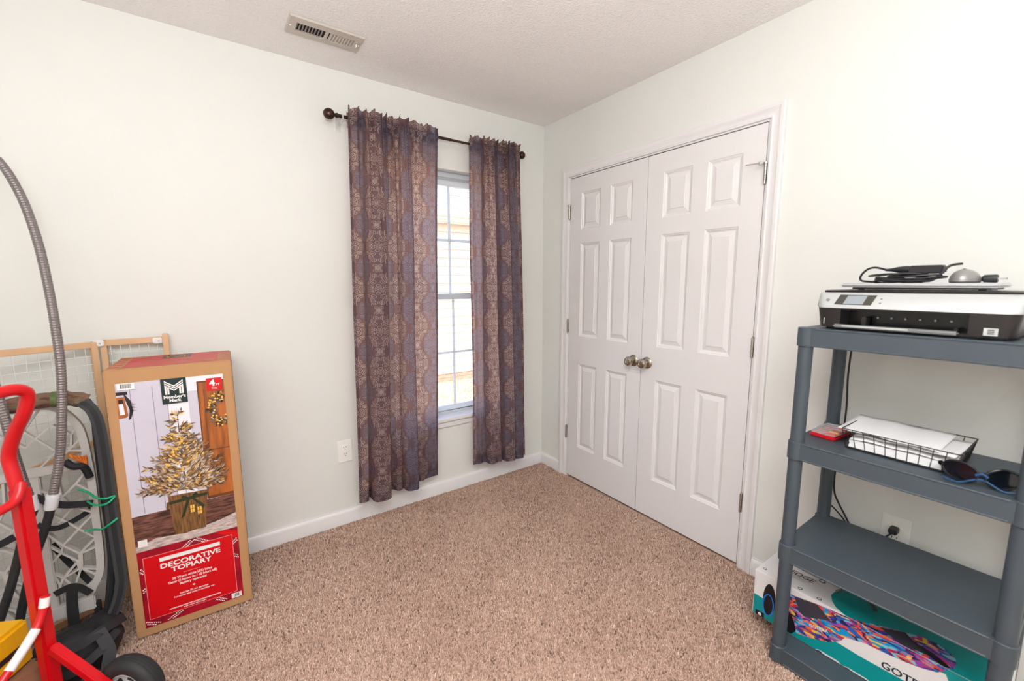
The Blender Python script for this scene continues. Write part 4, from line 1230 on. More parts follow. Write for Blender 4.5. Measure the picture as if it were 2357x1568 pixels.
ZA = ZL + 0.0200
M_cable = mat('black_cable', (34, 33, 36), 0.45, var=0.1)
ad = thing('power_adapter', 'black laptop power adapter with coiled cable on the laptop', 'power adapter', (-0.235, -2.090, ZA), math.radians(-93))
g = G(); g.box((-0.035, -0.044, 0.028), (0.040, -0.004, 0.052)); g.build('adapter_brick', M_cable, ad, bevel=0.004)
g = G(); M = Matrix.Translation((-0.035, -0.024, 0.041)) @ Matrix.Rotation(-PI / 2, 4, 'Y'); g.lathe([(0.010, 0), (0.011, 0.012), (0.009, 0.030), (0.005, 0.045), (0.0035, 0.060)], 12, M); g.build('plug_boot', M_cable, ad)
rs_ = random.Random(4)
g = G(); g.tube(smooth_path([(-0.094, -0.024, 0.042), (-0.125, -0.012, 0.050), (-0.150, 0.002, 0.044), (-0.166, 0.006, 0.024), (-0.160, 0.0, 0.008), (-0.120, -0.012, 0.004)], 7), 0.0032, 8); g.build('cable', M_cable, ad)
for k in range(5):
    g = G(); rx = 0.060 + 0.010 * (k % 3); ry = 0.024 + 0.006 * (k % 2); cx = -0.062 + 0.012 * (k % 4); zz = 0.005 + 0.0052 * k
    pts = [(cx + rx * math.cos(a) * (1 + .04 * math.sin(3 * a + k)), -0.022 + ry * math.sin(a), zz + 0.003 * math.sin(2 * a + k)) for a in np.linspace(0, 2 * PI, 40, endpoint=False)]
    g.tube(pts, 0.0030, 7, closed=True); g.build('cable_loop', M_cable, ad)
g = G(); g.tube(smooth_path([(0.000, -0.050, 0.006), (0.022, -0.056, 0.008), (0.038, -0.058, 0.024), (0.054, -0.050, 0.048), (0.074, -0.03, 0.054)], 7), 0.0034, 8); g.build('cable', M_cable, ad)
g = G(); M = Matrix.Translation((0.114, -0.022, 0.012)) @ Matrix.Rotation(PI / 2, 4, 'Y'); g.lathe([(0.0055, 0), (0.0105, 0.004), (0.0115, 0.026), (0.010, 0.030)], 12, M); pl_ = g.build('wall_plug', M_cable, ad)
g = G()
for dy in (-0.006, 0.006): g.box((0.144, dy - 0.0008 - 0.022, 0.009), (0.160, dy + 0.0008 - 0.022, 0.015))
g.build('prong', M_steel, pl_, smooth=0)
M_mouse = mat('mouse_silver', (150, 148, 146), 0.32, 0.4, var=0.04)
ms = thing('computer_mouse', 'silver computer mouse beside the adapter on the laptop', 'mouse', (-0.270, -2.172, ZA), math.radians(-4))
def mouse_fn(u, v):
    a = 2 * PI * u; ph = v * PI / 2
    rx = 0.052 * math.cos(ph) ** 0.7; ry = 0.031 * math.cos(ph) ** 0.75
    return (rx * math.cos(a), ry * math.sin(a), 0.004 + 0.032 * math.sin(ph) * (1 - 0.12 * math.cos(a)))
g = G(); g.grid(mouse_fn, 32, 12); g.build('mouse_shell', M_mouse, ms, smooth=60)
g = G(); g.lathe([(0.048, 0.0002), (0.051, 0.004)], 32, Matrix.Diagonal((1.0, 0.6, 1, 1))); g.build('mouse_base', M_cable, ms)
g = G(); M = Matrix.Translation((-0.018, 0, 0.0335)) @ Matrix.Rotation(PI / 2, 4, 'X'); g.lathe([(0.006, -0.003), (0.007, 0), (0.006, 0.003)], 14, M); g.build('scroll_wheel', M_cable, ms)

# ------------------------------------------------------------------ power cords behind the shelf
cord = thing('mains_lead', 'thin black power cord hanging behind the shelves to the outlet', 'cord', (-0.02, -2.047, 0.466))
g = G(); g.box((-0.030, -0.012, -0.009), (0.0115, 0.012, 0.010)); g.build('plug_head', M_cable, cord, bevel=0.003)
g = G(); P0 = Vector((-0.02, -2.047, 0.466))
run = [(-0.052, -2.045, 0.462), (-0.055, -2.030, 0.440), (-0.050, -2.00, 0.405), (-0.045, -1.965, 0.385), (-0.040, -1.935, 0.412), (-0.038, -1.905, 0.460), (-0.036, -1.880, 0.500), (-0.034, -1.862, 0.540), (-0.034, -1.858, 0.62), (-0.034, -1.868, 0.74), (-0.034, -1.872, 0.88), (-0.032, -1.866, 1.0), (-0.034, -1.868, 1.10), (-0.036, -1.872, 1.19), (-0.040, -1.890, 1.235)]
g.tube([Vector(p) - P0 for p in smooth_path(run, 6)], 0.0032, 8); g.build('cable', M_cable, cord)
g = G(); P1 = [(-0.030, -1.836, 0.494), (-0.035, -1.845, 0.488), (-0.037, -1.872, 0.470), (-0.040, -1.905, 0.440), (-0.040, -1.920, 0.400), (-0.038, -1.922, 0.34), (-0.036, -1.90, 0.25)]
g.tube(smooth_path(P1, 6), 0.0028, 8); tag(g.build('loose_cable', M_cable), 'second thin black cable drooping behind the third shelf', 'cord')
# ------------------------------------------------------------------ topiary carton
M_kraft = mat('kraft_cardboard', (188, 142, 98), 0.75, var=0.05, vscale=14, bump=0.08, bscale=300, bdist=0.0006)
M_pr_wall = mat('print_porch_wall', (206, 200, 214), 0.4, var=0.05, vscale=5)
M_pr_light = mat('print_pale_column', (236, 234, 240), 0.4, var=0.03, vscale=5)
M_pr_groove = mat('print_wall_groove', (150, 140, 160), 0.4, var=0.05)
M_pr_wood = mat('print_wooden_door', (166, 92, 40), 0.4, var=0.35, vscale=16, stretch=(3, 1, 0.4))
M_pr_woodd = mat('print_dark_door', (112, 60, 30), 0.4, var=0.2, vscale=16)
M_pr_floor = mat('print_porch_floor', (104, 66, 56), 0.4, var=0.75, vscale=34, stretch=(0.6, 1, 3.5))
M_pr_snow = mat('print_snow', (196, 178, 172), 0.4, var=0.35, vscale=60, stretch=(0.6, 1, 3.0))
M_pr_red = mat('print_bright_red', (214, 6, 20), 0.36, var=0.02)
M_pr_plaid = mat('print_plaid_red', (158, 10, 34), 0.36, var=0.35, vscale=9)
M_pr_pink = mat('print_border_pink', (238, 140, 140), 0.4, var=0.02)
M_pr_white = mat('print_white', (240, 236, 234), 0.4, var=0.01)
M_pr_green = mat('print_dark_green', (18, 44, 44), 0.36, var=0.05)
M_pr_black = mat('print_black', (36, 30, 34), 0.4, var=0.1)
M_pr_pot = mat('print_wooden_pot', (122, 84, 48), 0.4, var=0.45, vscale=40, stretch=(4, 1, 0.5))
M_pr_ribbon = mat('print_green_ribbon', (44, 56, 34), 0.4, var=0.1)
NEEDLE = [mat('print_needle_brown', (104, 72, 46), 0.4, var=0.2, vscale=60), mat('print_needle_tan', (164, 122, 78), 0.4, var=0.2, vscale=60),
          mat('print_needle_frost', (204, 186, 168), 0.4, var=0.1, vscale=60), mat('print_light_gold', (246, 190, 84), 0.4, var=0.1, vscale=60), mat('print_needle_grey', (120, 108, 96), 0.4, var=0.15, vscale=60)]

BW, BD, BH = 0.3805, 0.325, 1.055
ang = math.atan2(-0.0100, 0.379)
bx = thing('topiary_carton', 'tall brown decorative topiary carton standing against the wall', 'box', (-2.321, -0.386, 0), ang)
g = G(); g.box((0, 0, 0.0), (BW, BD, BH)); g.build('carton', M_kraft, bx, bevel=0.004)
def FP(u, v, l): return (u, -0.0005 - 0.0003 * l, v)
def fpoly(g, pts, l): g.poly([FP(u, v, l) for u, v in pts])
def rect(u0, v0, u1, v1): return [(u0, v0), (u1, v0), (u1, v1), (u0, v1)]
def fdisc(c, r, n=14, ry=None): return [(c[0] + r * math.cos(a), c[1] + (ry or r) * math.sin(a)) for a in np.linspace(0, 2 * PI, n, endpoint=False)]
A0, A1, B0, B1 = 0.029, 0.349, 0.036, 1.005
g = G()
mats = [M_pr_wall, M_pr_light, M_pr_groove, M_pr_wood, M_pr_woodd, M_pr_floor, M_pr_snow, M_pr_black, M_pr_pot, M_pr_ribbon] 
def col(i): g.cur = i
col(0); fpoly(g, rect(A0, 0.40, A1, B1), 0)
col(1); fpoly(g, rect(0.168, 0.50, 0.232, B1), 1); fpoly(g, rect(0.232, 0.95, A1, B1), 1)
col(2)
for u in (0.066, 0.128, 0.168): fpoly(g, rect(u, 0.50, u + 0.0022, 0.985), 2)
col(3); fpoly(g, rect(0.262, 0.500, A1, 0.984), 2)
col(4); fpoly(g, rect(0.262, 0.978, A1, 0.984), 3); fpoly(g, rect(0.262, 0.50, 0.266, 0.984), 3); fpoly(g, rect(0.281, 0.56, 0.2835, 0.95), 3); fpoly(g, rect(0.2835, 0.70, A1, 0.704), 3)
fpoly(g, rect(0.268, 0.665, 0.282, 0.735), 4); fpoly(g, rect(0.262, 0.500, A1, 0.512), 3)
col(5); fpoly(g, [(A0, 0.372), (A1, 0.372), (A1, 0.500), (0.255, 0.498), (A0, 0.494)], 3)
col(6); fpoly(g, [(A0, 0.352), (A1, 0.352), (A1, 0.418), (0.30, 0.402), (0.18, 0.382), (0.09, 0.392), (A0, 0.374)], 4)
# lantern
col(7); fpoly(g, rect(A0, 0.962, 0.060, 0.974), 3); fpoly(g, [(0.048, 0.972), (0.066, 0.940), (0.071, 0.900), (0.062, 0.872), (0.055, 0.868), (0.061, 0.905), (0.052, 0.945)], 3)
for k in range(6): fpoly(g, [(0.060, 0.935 - k * .006), (0.078 + .004 * (k % 2), 0.925 - k * .005), (0.061, 0.931 - k * .006)], 3)
col(3); fpoly(g, [(A0, 0.955), (0.050, 0.955), (0.056, 0.885), (0.050, 0.878), (A0, 0.876)], 3)
col(1); fpoly(g, [(0.033, 0.930), (0.045, 0.930), (0.047, 0.890), (0.034, 0.890)], 4)
col(7); fpoly(g, rect(0.033, 0.932, 0.046, 0.946), 4)
# pot with ribbon and little lit windows
col(8); fpoly(g, [(0.138, 0.548), (0.264, 0.542), (0.246, 0.386), (0.147, 0.386)], 6)
fpoly(g, [(0.133, 0.522), (0.142, 0.528), (0.139, 0.496), (0.130, 0.494)], 6)
col(9); fpoly(g, [(0.140, 0.524), (0.262, 0.532), (0.261, 0.520), (0.141, 0.512)], 7)
fpoly(g, [(0.196, 0.524), (0.206, 0.522), (0.182, 0.452), (0.171, 0.446)], 8); fpoly(g, [(0.206, 0.524), (0.216, 0.522), (0.250, 0.480), (0.244, 0.468)], 8); fpoly(g, [(0.196, 0.528), (0.184, 0.542), (0.178, 0.528)], 8); fpoly(g, [(0.210, 0.528), (0.226, 0.544), (0.232, 0.530)], 8)
for o_ in g.v: pass
g.build('photo_print', mats, bx, smooth=0, fixn=False)
# tree needles on the photograph
g = G(); rs = random.Random(12)
def needle(p, q, w, l):
    dx, dy = q[0] - p[0], q[1] - p[1]; L = math.hypot(dx, dy) + 1e-9; nx, ny = -dy / L * w, dx / L * w
    mx, my = p[0] + dx * 0.45, p[1] + dy * 0.45
    fpoly(g, [p, (mx + nx, my + ny), q, (mx - nx, my - ny)], l)
g.cur = 0; needle((0.196, 0.53), (0.194, 0.892), 0.004, 8)
tiers = []
for k in range(150):
    t = rs.random() ** 0.7
    v = 0.555 + 0.30 * (1 - t); half = 0.012 + 0.128 * t ** 1.05
    side = rs.choice((-1, 1)); L = half * rs.uniform(0.45, 1.0)
    base = (0.196 + rs.uniform(-.01, .01) + side * L * rs.uniform(0, 0.35), v)
    tip = (0.196 + side * L, v + L * rs.uniform(-0.18, 0.42))
    tiers.append((v, base, tip))
tiers += [(0.86, (0.194, 0.86), (0.180, 0.872)), (0.86, (0.194, 0.862), (0.208, 0.878)), (0.83, (0.194, 0.835), (0.172, 0.845)), (0.80, (0.196, 0.79), (0.228, 0.822)), (0.78, (0.194, 0.765), (0.146, 0.782)), (0.58, (0.19, 0.575), (0.058, 0.580)), (0.60, (0.20, 0.61), (0.320, 0.668)), (0.63, (0.2, 0.63), (0.316, 0.61)), (0.66, (0.19, 0.65), (0.083, 0.672))]
tiers.sort(key=lambda q: -q[0])
for k in range(90):
    t = rs.random() ** 0.6; v = 0.56 + 0.26 * (1 - t); u = 0.196 + rs.uniform(-1, 1) * (0.008 + 0.085 * t)
    g.cur = rs.choice((0, 1, 1, 2, 2, 4)); fpoly(g, fdisc((u, v), rs.uniform(0.008, 0.020), 7, rs.uniform(0.004, 0.008)), 8.5 + k * 0.004)
for n_, (v, b0, tp) in enumerate(tiers):
    L = math.hypot(tp[0] - b0[0], tp[1] - b0[1]); m = max(5, int(L / 0.0052))
    lay = 9 + n_ * 0.012
    g.cur = 0; needle(b0, tp, 0.0030, lay)
    for i in range(m):
        t = (i + rs.random()) / m; c = (b0[0] + (tp[0] - b0[0]) * t, b0[1] + (tp[1] - b0[1]) * t)
        a = math.atan2(tp[1] - b0[1], tp[0] - b0[0]) + rs.choice((-1, 1)) * rs.uniform(0.25, 0.8)
        ln = rs.uniform(0.012, 0.028)
        core = abs(c[0] - 0.196) < 0.05
        g.cur = rs.choices((0, 1, 2, 3, 4), (2.2, 2.6, 3.0 if v < 0.68 else 1.0, 1.4 if core else 0.5, 1.8))[0]
        needle(c, (c[0] + math.cos(a) * ln, c[1] + math.sin(a) * ln), 0.0030, lay + 0.01)
for k in range(26):
    t = rs.random(); v = 0.57 + 0.22 * (1 - t); u = 0.196 + rs.uniform(-1, 1) * 0.10 * t
    g.cur = 3; fpoly(g, fdisc((u, v), rs.uniform(0.002, 0.005), 8), 11.5)
# wreath
for k in range(330):
    a = rs.uniform(0, 2 * PI); r = 0.034 + rs.uniform(-0.012, 0.012)
    c = (0.333 + r * math.cos(a) * 0.95, 0.866 + r * 1.5 * math.sin(a))
    if c[0] > A1 - 0.003: continue
    g.cur = rs.choices((0, 4, 3, 2), (4, 3, 2.4, 0.5))[0]
    if g.cur == 3 or g.cur == 2: fpoly(g, fdisc(c, rs.uniform(0.002, 0.0042), 8), 11)
    else:
        a2 = rs.uniform(0, 6.28); e = (min(c[0] + math.cos(a2) * .014, A1), c[1] + math.sin(a2) * .014); needle(c, e, 0.0036, 10)
for dx in (0, 0.022):
    g.cur = 3; fpoly(g, rect(0.203 + dx, 0.462 - dx * .6, 0.216 + dx, 0.492 - dx * .6), 9)
    g.cur = 0; fpoly(g, rect(0.2085 + dx, 0.462 - dx * .6, 0.2102 + dx, 0.492 - dx * .6), 9.4); fpoly(g, rect(0.203 + dx, 0.476 - dx * .6, 0.216 + dx, 0.478 - dx * .6), 9.4)
g.build('tree_print', NEEDLE, bx, smooth=0, fixn=False)
# red lower field, plaid strips, panel and border
g = G(); col(0); fpoly(g, rect(A0, B0, A1, 0.352), 5)
col(1)
for u0_ in (0.010, 0.185, 0.330):
    pass
col(1); fpoly(g, [(0.16, 0.352), (0.27, 0.352), (A1, 0.30), (A1, 0.335), (0.30, 0.352)], 5.5)
col(2); P_ = 0.003
fpoly(g, rect(0.0435, 0.066, 0.3290, 0.324), 7)
col(1); fpoly(g, rect(0.0455, 0.068, 0.3270, 0.322), 8)
col(3); fpoly(g, rect(0.092, 0.2925, 0.285, 0.308), 9)
def checks(p, q, n, w):
    dx, dy = (q[0] - p[0]) / n, (q[1] - p[1]) / n; L = math.hypot(dx, dy); nx, ny = -dy / L * w, dx / L * w
    for i in range(n):
        for s_ in (-1, 1):
            a = (p[0] + dx * (i + 0.08) + nx * s_, p[1] + dy * (i + 0.08) + ny * s_); b = (a[0] + dx * 0.55, a[1] + dy * 0.55)
            c_ = (nx * 0.55, ny * 0.55)
            q4 = [(a[0] - c_[0], a[1] - c_[1]), (b[0] - c_[0], b[1] - c_[1]), (b[0] + c_[0], b[1] + c_[1]), (a[0] + c_[0], a[1] + c_[1])]
            if all(A0 < x < A1 and B0 < y < 0.352 for x, y in q4): fpoly(g, q4, 6.2)
col(3)
for (p, q) in (((0.165, 0.32), (0.205, 0.352)), ((0.205, 0.350), (0.25, 0.318)), ((0.031, 0.28), (0.045, 0.262)), ((0.031, 0.186), (0.046, 0.20)), ((0.030, 0.058), (0.075, 0.038)), ((0.098, 0.038), (0.145, 0.066)), ((0.327, 0.282), (0.347, 0.302)), ((0.327, 0.232), (0.348, 0.218)), ((0.255, 0.064), (0.29, 0.040))):
    checks(p, q, max(3, int(math.hypot(q[0] - p[0], q[1] - p[1]) / 0.0055)), 0.0042)
g.build('red_panel_print', [M_pr_plaid, M_pr_red, M_pr_pink, M_pr_white], bx, smooth=0, fixn=False)
def FM(u, v, l): return Matrix(((1, 0, 0, u), (0, 0, -1, -0.0005 - 0.0003 * l), (0, 1, 0, v), (0, 0, 0, 1)))
g = G()
def centred(s, v, size, width, bold=0.0004, u=0.1875):
    text_into(g, s, size, FM(u, v, 10), bold=bold, align='CENTER', width=width)
for (st_, v_, sz_, w_, bo_) in (('DECORATIVE', 0.2630, 0.0270, 0.192, 0.0008), ('TOPIARY', 0.2385, 0.0270, 0.130, 0.0008), ('50 Warm white LED lights', 0.2035, 0.0140, 0.128, 0.0003),
        ('Timer (6 hours on / 18 hours off)', 0.1895, 0.0140, 0.157, 0.0003), ('Battery operated', 0.1755, 0.0140, 0.086, 0.0003), ('Includes (3) AA batteries', 0.135, 0.0105, 0.092, 0.0002), ('For indoor and covered outdoor use', 0.1245, 0.0105, 0.131, 0.0002)):
    g = G(); centred(st_, v_, sz_, w_, bo_); g.build('lettering', M_pr_white, bx, smooth=0, fixn=False)
g = G(); fpoly(g, rect(0.160, 0.2225, 0.214, 0.2232), 10)
for k in range(40):
    u = 0.105 + k * 0.0042; fpoly(g, rect(u, 0.0815, u + 0.0028, 0.0865), 10)
for k in range(16):
    u = 0.150 + k * 0.0046; fpoly(g, rect(u, 0.0735, u + 0.0028, 0.0775), 10)
for k in range(4):
    a = k * PI / 4; fpoly(g, [(0.1875 + .005 * math.cos(a) - .001 * math.sin(a), 0.157 + .005 * math.sin(a) + .001 * math.cos(a)), (0.1875 + .005 * math.cos(a) + .001 * math.sin(a), 0.157 + .005 * math.sin(a) - .001 * math.cos(a)), (0.1875 - .005 * math.cos(a), 0.157 - .005 * math.sin(a))], 10)
o_ = g.build('fine_print', M_pr_white, bx, smooth=0, fixn=False); o_['kind'] = 'stuff'
# maker's logo
g = G(); fpoly(g, rect(0.155, 0.9095, 0.231, 1.0065), 9); lg = g.build('logo_field', M_pr_green, bx, smooth=0, fixn=False)
g = G()
def strokes(u, v, s, l):
    for k in range(2):
        w = 0.10 * s; o_ = k * 0.135 * s
        fpoly(g, [(u + o_, v), (u + o_ + w, v), (u + o_ + w, v + 0.52 * s), (u + o_, v + 0.56 * s)], l)
        fpoly(g, [(u + s - o_ - w, v), (u + s - o_, v), (u + s - o_, v + 0.56 * s), (u + s - o_ - w, v + 0.52 * s)], l)
    for k in range(3):
        q = k * 0.145 * s
        fpoly(g, [(u, v + (0.95 * s - q)), (u, v + (0.86 * s - q)), (u + 0.5 * s, v + 0.50 * s - q), (u + 0.5 * s, v + 0.585 * s - q)], l)
        fpoly(g, [(u + s, v + (0.95 * s - q)), (u + s, v + (0.86 * s - q)), (u + 0.5 * s, v + 0.50 * s - q), (u + 0.5 * s, v + 0.585 * s - q)], l)
strokes(0.1655, 0.946, 0.056, 10)
text_into(g, "Member's", 0.0165, FM(0.193, 0.9305, 10), bold=0.0005, align='CENTER', width=0.066); text_into(g, 'Mark', 0.0165, FM(0.193, 0.9165, 10), bold=0.0005, align='CENTER', width=0.036)
g.build('logo_lettering', M_pr_white, lg, smooth=0, fixn=False)
g = G(); fpoly(g, rect(0.293, 0.9425, 0.343, 0.9925), 12); tg = g.build('height_tag', M_pr_red, bx, smooth=0, fixn=False)
g = G(); text_into(g, '4', 0.036, FM(0.303, 0.9615, 13), bold=0.0012); text_into(g, 'FT', 0.012, FM(0.323, 0.9615, 13), bold=0.0003); text_into(g, 'TALL', 0.0085, FM(0.318, 0.9485, 13), bold=0.0002, align='CENTER'); g.build('tag_lettering', M_pr_white, tg, smooth=0, fixn=False)
for (u, v, w, h) in ((0.034, 0.981, 0.048, 0.0245), (0.307, 0.0395, 0.036, 0.022)):
    g = G(); fpoly(g, rect(u, v, u + w, v + h), 12.5); sl = g.build('barcode_label', M_pr_white, bx, smooth=0, fixn=False)
    g = G(); x = u + 0.010
    while x < u + w - 0.010:
        q = rs.choice((0.0007, 0.0012, 0.0018)); fpoly(g, rect(x, v + 0.005, x + q, v + h - 0.003), 13); x += q + rs.choice((0.0008, 0.0014))
    g.build('bars', M_pr_black, sl, smooth=0, fixn=False)
g = G(); fpoly(g, rect(0.037, 0.371, 0.064, 0.398), 9); g.build('white_label', M_pr_white, bx, smooth=0, fixn=False)
# top of the carton
def TP(u, w, l): return (u, w, BH + 0.0005 + 0.0003 * l)
g = G(); col(0); g.poly([TP(*p, 0) for p in ((0.045, 0.030), (BW - 0.045, 0.030), (BW - 0.045, BD - 0.01), (0.045, BD - 0.01))])
for k in range(5):
    for u0_, u1_ in ((0.006, 0.038), (BW - 0.038, BW - 0.006)): g.poly([TP(u0_, 0.05 + k * 0.055, 0), TP(u1_, 0.05 + k * 0.055, 0), TP(u1_, 0.075 + k * 0.055, 0), TP(u0_, 0.075 + k * 0.055, 0)])
col(1); g.poly([TP(*p, 1) for p in ((0.145, 0.205), (0.240, 0.205), (0.240, 0.300), (0.145, 0.300))])
col(2); g.poly([TP(*p, 1) for p in ((0.058, 0.275), (0.100, 0.275), (0.100, 0.300), (0.058, 0.300))]); g.poly([TP(*p, 1) for p in ((0.285, 0.065), (0.328, 0.065), (0.328, 0.090), (0.285, 0.090))])
M_pr_topred = mat('print_top_red', (196, 52, 58), 0.4, var=0.05)
M_pr_topdk = mat('print_top_dark', (74, 58, 48), 0.4, var=0.05)
g.build('top_print', [M_pr_topred, M_pr_topdk, M_kraft], bx, smooth=0, fixn=False)
g = G(); TM = lambda u, w, l: Matrix(((1, 0, 0, u), (0, 1, 0, w), (0, 0, 1, BH + 0.0005 + 0.0003 * l), (0, 0, 0, 1)))
text_into(g, 'DECORATIVE TOPIARY', 0.030, TM(BW / 2, 0.125, 2), bold=0.0006, align='CENTER', width=0.20)
for k in range(2):
    g.poly([TP(*p, 3) for p in ((0.160 + .055 * k, 0.215), (0.168 + .055 * k, 0.215), (0.168 + .055 * k, 0.285), (0.160 + .055 * k, 0.285))])
g.poly([TP(*p, 3) for p in ((0.160, 0.285), (0.192, 0.240), (0.223, 0.285), (0.223, 0.268), (0.192, 0.222), (0.160, 0.268))])
g.build('top_lettering', M_kraft, bx, smooth=0, fixn=False)
g = G(); g.poly([(BW + 0.0006, 0.004, 0.01), (BW + 0.0006, BD - 0.004, 0.01), (BW + 0.0006, BD - 0.004, BH - 0.01), (BW + 0.0006, 0.004, BH - 0.01)]); g.build('side_print', M_pr_plaid, bx, smooth=0, fixn=False)

# ------------------------------------------------------------------ wooden folding gate with white wire
M_pine = mat('pale_pine', (222, 182, 142), 0.55, var=0.12, vscale=12, stretch=(1, 1, 0.15))
M_wwire = mat('white_wire', (226, 230, 228), 0.35, var=0.02)
M_clip = mat('white_clip', (236, 236, 234), 0.4, var=0.02)
gate = thing('pet_gate', 'folding pine pet gate with white wire mesh behind the carton', 'pet gate', (0, 0, 0))
def gate_panel(A, B, z0, z1, lowL, lowR, stiles):
    A = Vector((A[0], A[1], 0)); B = Vector((B[0], B[1], 0)); L = (B - A).length; d = (B - A) / L
    def at(s, z): 
        p = A + d * s; return (p.x, p.y, z)
    g = G(); g.bar(at(0, z1 - 0.012), at(L, z1 - 0.012), 0.018, 0.024); g.build('top_rail', M_pine, gate, bevel=0.002)
    g = G(); g.bar(at(0, lowL), at(L, lowR), 0.016, 0.024); g.build('middle_rail', M_pine, gate, bevel=0.002)
    g = G(); g.bar(at(0, z0 + 0.02), at(L, z0 + 0.02), 0.018, 0.030); g.build('bottom_rail', M_pine, gate, bevel=0.002)
    for s, ext in stiles:
        g = G(); g.bar(at(s, z0), at(s, z1 + ext), 0.026, 0.020, up=(d.x, d.y, 0)); g.build('stile', M_pine, gate, bevel=0.002)
    g = G(); n = int(L / 0.033)
    for k in range(1, n + 1):
        s = k * L / (n + 1); g.tube([at(s, z0 + 0.03), at(s, z1 - 0.02)], 0.0016, 5)
    m = int((z1 - z0 - 0.06) / 0.034)
    for k in range(1, m + 1):
        z = z0 + 0.03 + k * (z1 - z0 - 0.06) / (m + 1) + 0.006; g.tube([at(0.005, z), at(L - 0.005, z)], 0.0016, 5)
    o = g.build('wire_mesh', M_wwire, gate); o['kind'] = 'stuff'; o['label'] = 'white wire mesh'
gate_panel((-2.163, -0.030), (-2.372, -0.034), 0.0, 1.132, 0.78, 0.74, ((0.0, 0.012), (0.199, 0.0)))
gate_panel((-2.385, -0.045), (-2.82, -0.262), 0.0, 1.128, 0.725, 0.60, ((0.006, 0.0), (0.476, 0.0)))
for (x, y, z) in ((-2.374, -0.052, 1.120), (-2.190, -0.042, 1.116)):
    g = G(); g.box((x - 0.016, y - 0.004, z - 0.012), (x + 0.016, y + 0.006, z + 0.014)); c_ = g.build('clip', M_clip, gate, bevel=0.003); c_['label'] = 'white plastic clip'
    g = G(); g.lathe([(0.004, 0), (0.003, 0.002)], 10, Matrix.Translation((x + 0.004, y - 0.004, z)) @ Matrix.Rotation(PI / 2, 4, 'X')); g.build('screw', M_steel, c_)
# ------------------------------------------------------------------ tree stand: grey lattice platform with camouflage bar
M_cast = mat('cast_grey_aluminium', (196, 192, 188), 0.5, 0.0, var=0.05, vscale=20)
M_web = mat('black_webbing', (34, 34, 37), 0.75, var=0.12, vscale=80, bump=0.2, bscale=600, bdist=0.0006)
M_web2 = mat('charcoal_padded_webbing', (58, 58, 62), 0.8, var=0.1, vscale=80, bump=0.3, bscale=500, bdist=0.0008)
def camo_mat():
    m = bpy.data.materials.new('bark_camouflage'); m.use_nodes = True
    nt = m.node_tree; b = nt.nodes['Principled BSDF']; b.inputs['Roughness'].default_value = 0.85
    tc = nt.nodes.new('ShaderNodeTexCoord'); mp = nt.nodes.new('ShaderNodeMapping'); mp.inputs['Scale'].default_value = (0.7, 1.5, 1.5)
    nt.links.new(tc.outputs['Object'], mp.inputs['Vector'])
    n = nt.nodes.new('ShaderNodeTexNoise'); n.inputs['Scale'].default_value = 26; n.inputs['Detail'].default_value = 6; nt.links.new(mp.outputs[0], n.inputs['Vector'])
    rp = nt.nodes.new('ShaderNodeValToRGB'); e = rp.color_ramp.elements
    e[0].position = 0.3; e[0].color = lin((52, 40, 34)); e[1].position = 0.75; e[1].color = lin((150, 128, 104))
    for p, c in ((0.44, (92, 66, 50)), (0.52, (126, 92, 72)), (0.60, (96, 84, 66))):
        k = e.new(p); k.color = lin(c)
    nt.links.new(n.outputs['Fac'], rp.inputs[0]); nt.links.new(rp.outputs[0], b.inputs['Base Color'])
    return m
M_camo = camo_mat()
M_mossy = mat('moss_green_patch', (92, 106, 62), 0.85, var=0.2, vscale=60)
TY = -0.30
ts = thing('tree_stand', 'grey lattice metal tree stand leaning behind the hand truck', 'tree stand', (0, 0, 0))
def q(x, z, dy=0.0): return (x, TY + dy, z)
# outer frame, mirrored about the spine; lower lip on black feet
CX = -2.548
right = [(-2.548, 0.935), (-2.492, 0.938), (-2.452, 0.916), (-2.412, 0.843), (-2.401, 0.716), (-2.399, 0.614), (-2.402, 0.478), (-2.405, 0.340), (-2.413, 0.275), (-2.440, 0.215), (-2.466, 0.160), (-2.480, 0.150)]
left = [(2 * CX - x, z) for x, z in right[1:]]
loop = smooth_path([q(x, z) for x, z in right], 5) + smooth_path([q(x, z) for x, z in left], 5)[::-1]
g = G(); g.tube(loop, 0.010, 4, closed=True, flat=(0.022, 0.020), up=(0, 1, 0)); g.build('outer_frame', M_cast, ts, bevel=0)
g = G(); g.box((CX - 0.022, TY - 0.012, 0.15), (CX + 0.022, TY + 0.012, 0.690)); g.build('center_spine', M_cast, ts, bevel=0.003)
g = G(); g.box((CX - 0.146, TY - 0.011, 0.690), (CX + 0.146, TY + 0.011, 0.722)); g.build('cross_bar', M_cast, ts, bevel=0.003)
g = G(); g.box((CX - 0.115, TY - 0.013, 0.140), (CX + 0.115, TY + 0.013, 0.192)); g.build('bottom_plate', M_cast, ts, bevel=0.004)
N_ = dict(a=(-2.529, 0.475), b=(-2.488, 0.516), c=(-2.450, 0.467), d=(-2.410, 0.418), e=(-2.495, 0.419), f=(-2.455, 0.372), g=(-2.503, 0.391), h=(-2.464, 0.343), i=(-2.459, 0.315), j=(-2.415, 0.265), k=(-2.507, 0.294), l=(-2.459, 0.555), m=(-2.404, 0.515), n=(-2.532, 0.429), o=(-2.534, 0.358), p=(-2.533, 0.230), r=(-2.408, 0.287), s=(-2.403, 0.385), t=(-2.530, 0.560), u=(-2.480, 0.600), v=(-2.404, 0.600), w=(-2.440, 0.640), x=(-2.530, 0.640), y=(-2.405, 0.690), z=(-2.485, 0.690), A=(-2.470, 0.215), B=(-2.500, 0.195), C=(-2.530, 0.320))
E_ = 'ab bl lm bc cd cm ce ds df ae ef eg gn gh go hk fi ir ij kp ik hi fs kA iB kC lu bt tu uw wv wy ux uz jA CB'.split()
KB = 0
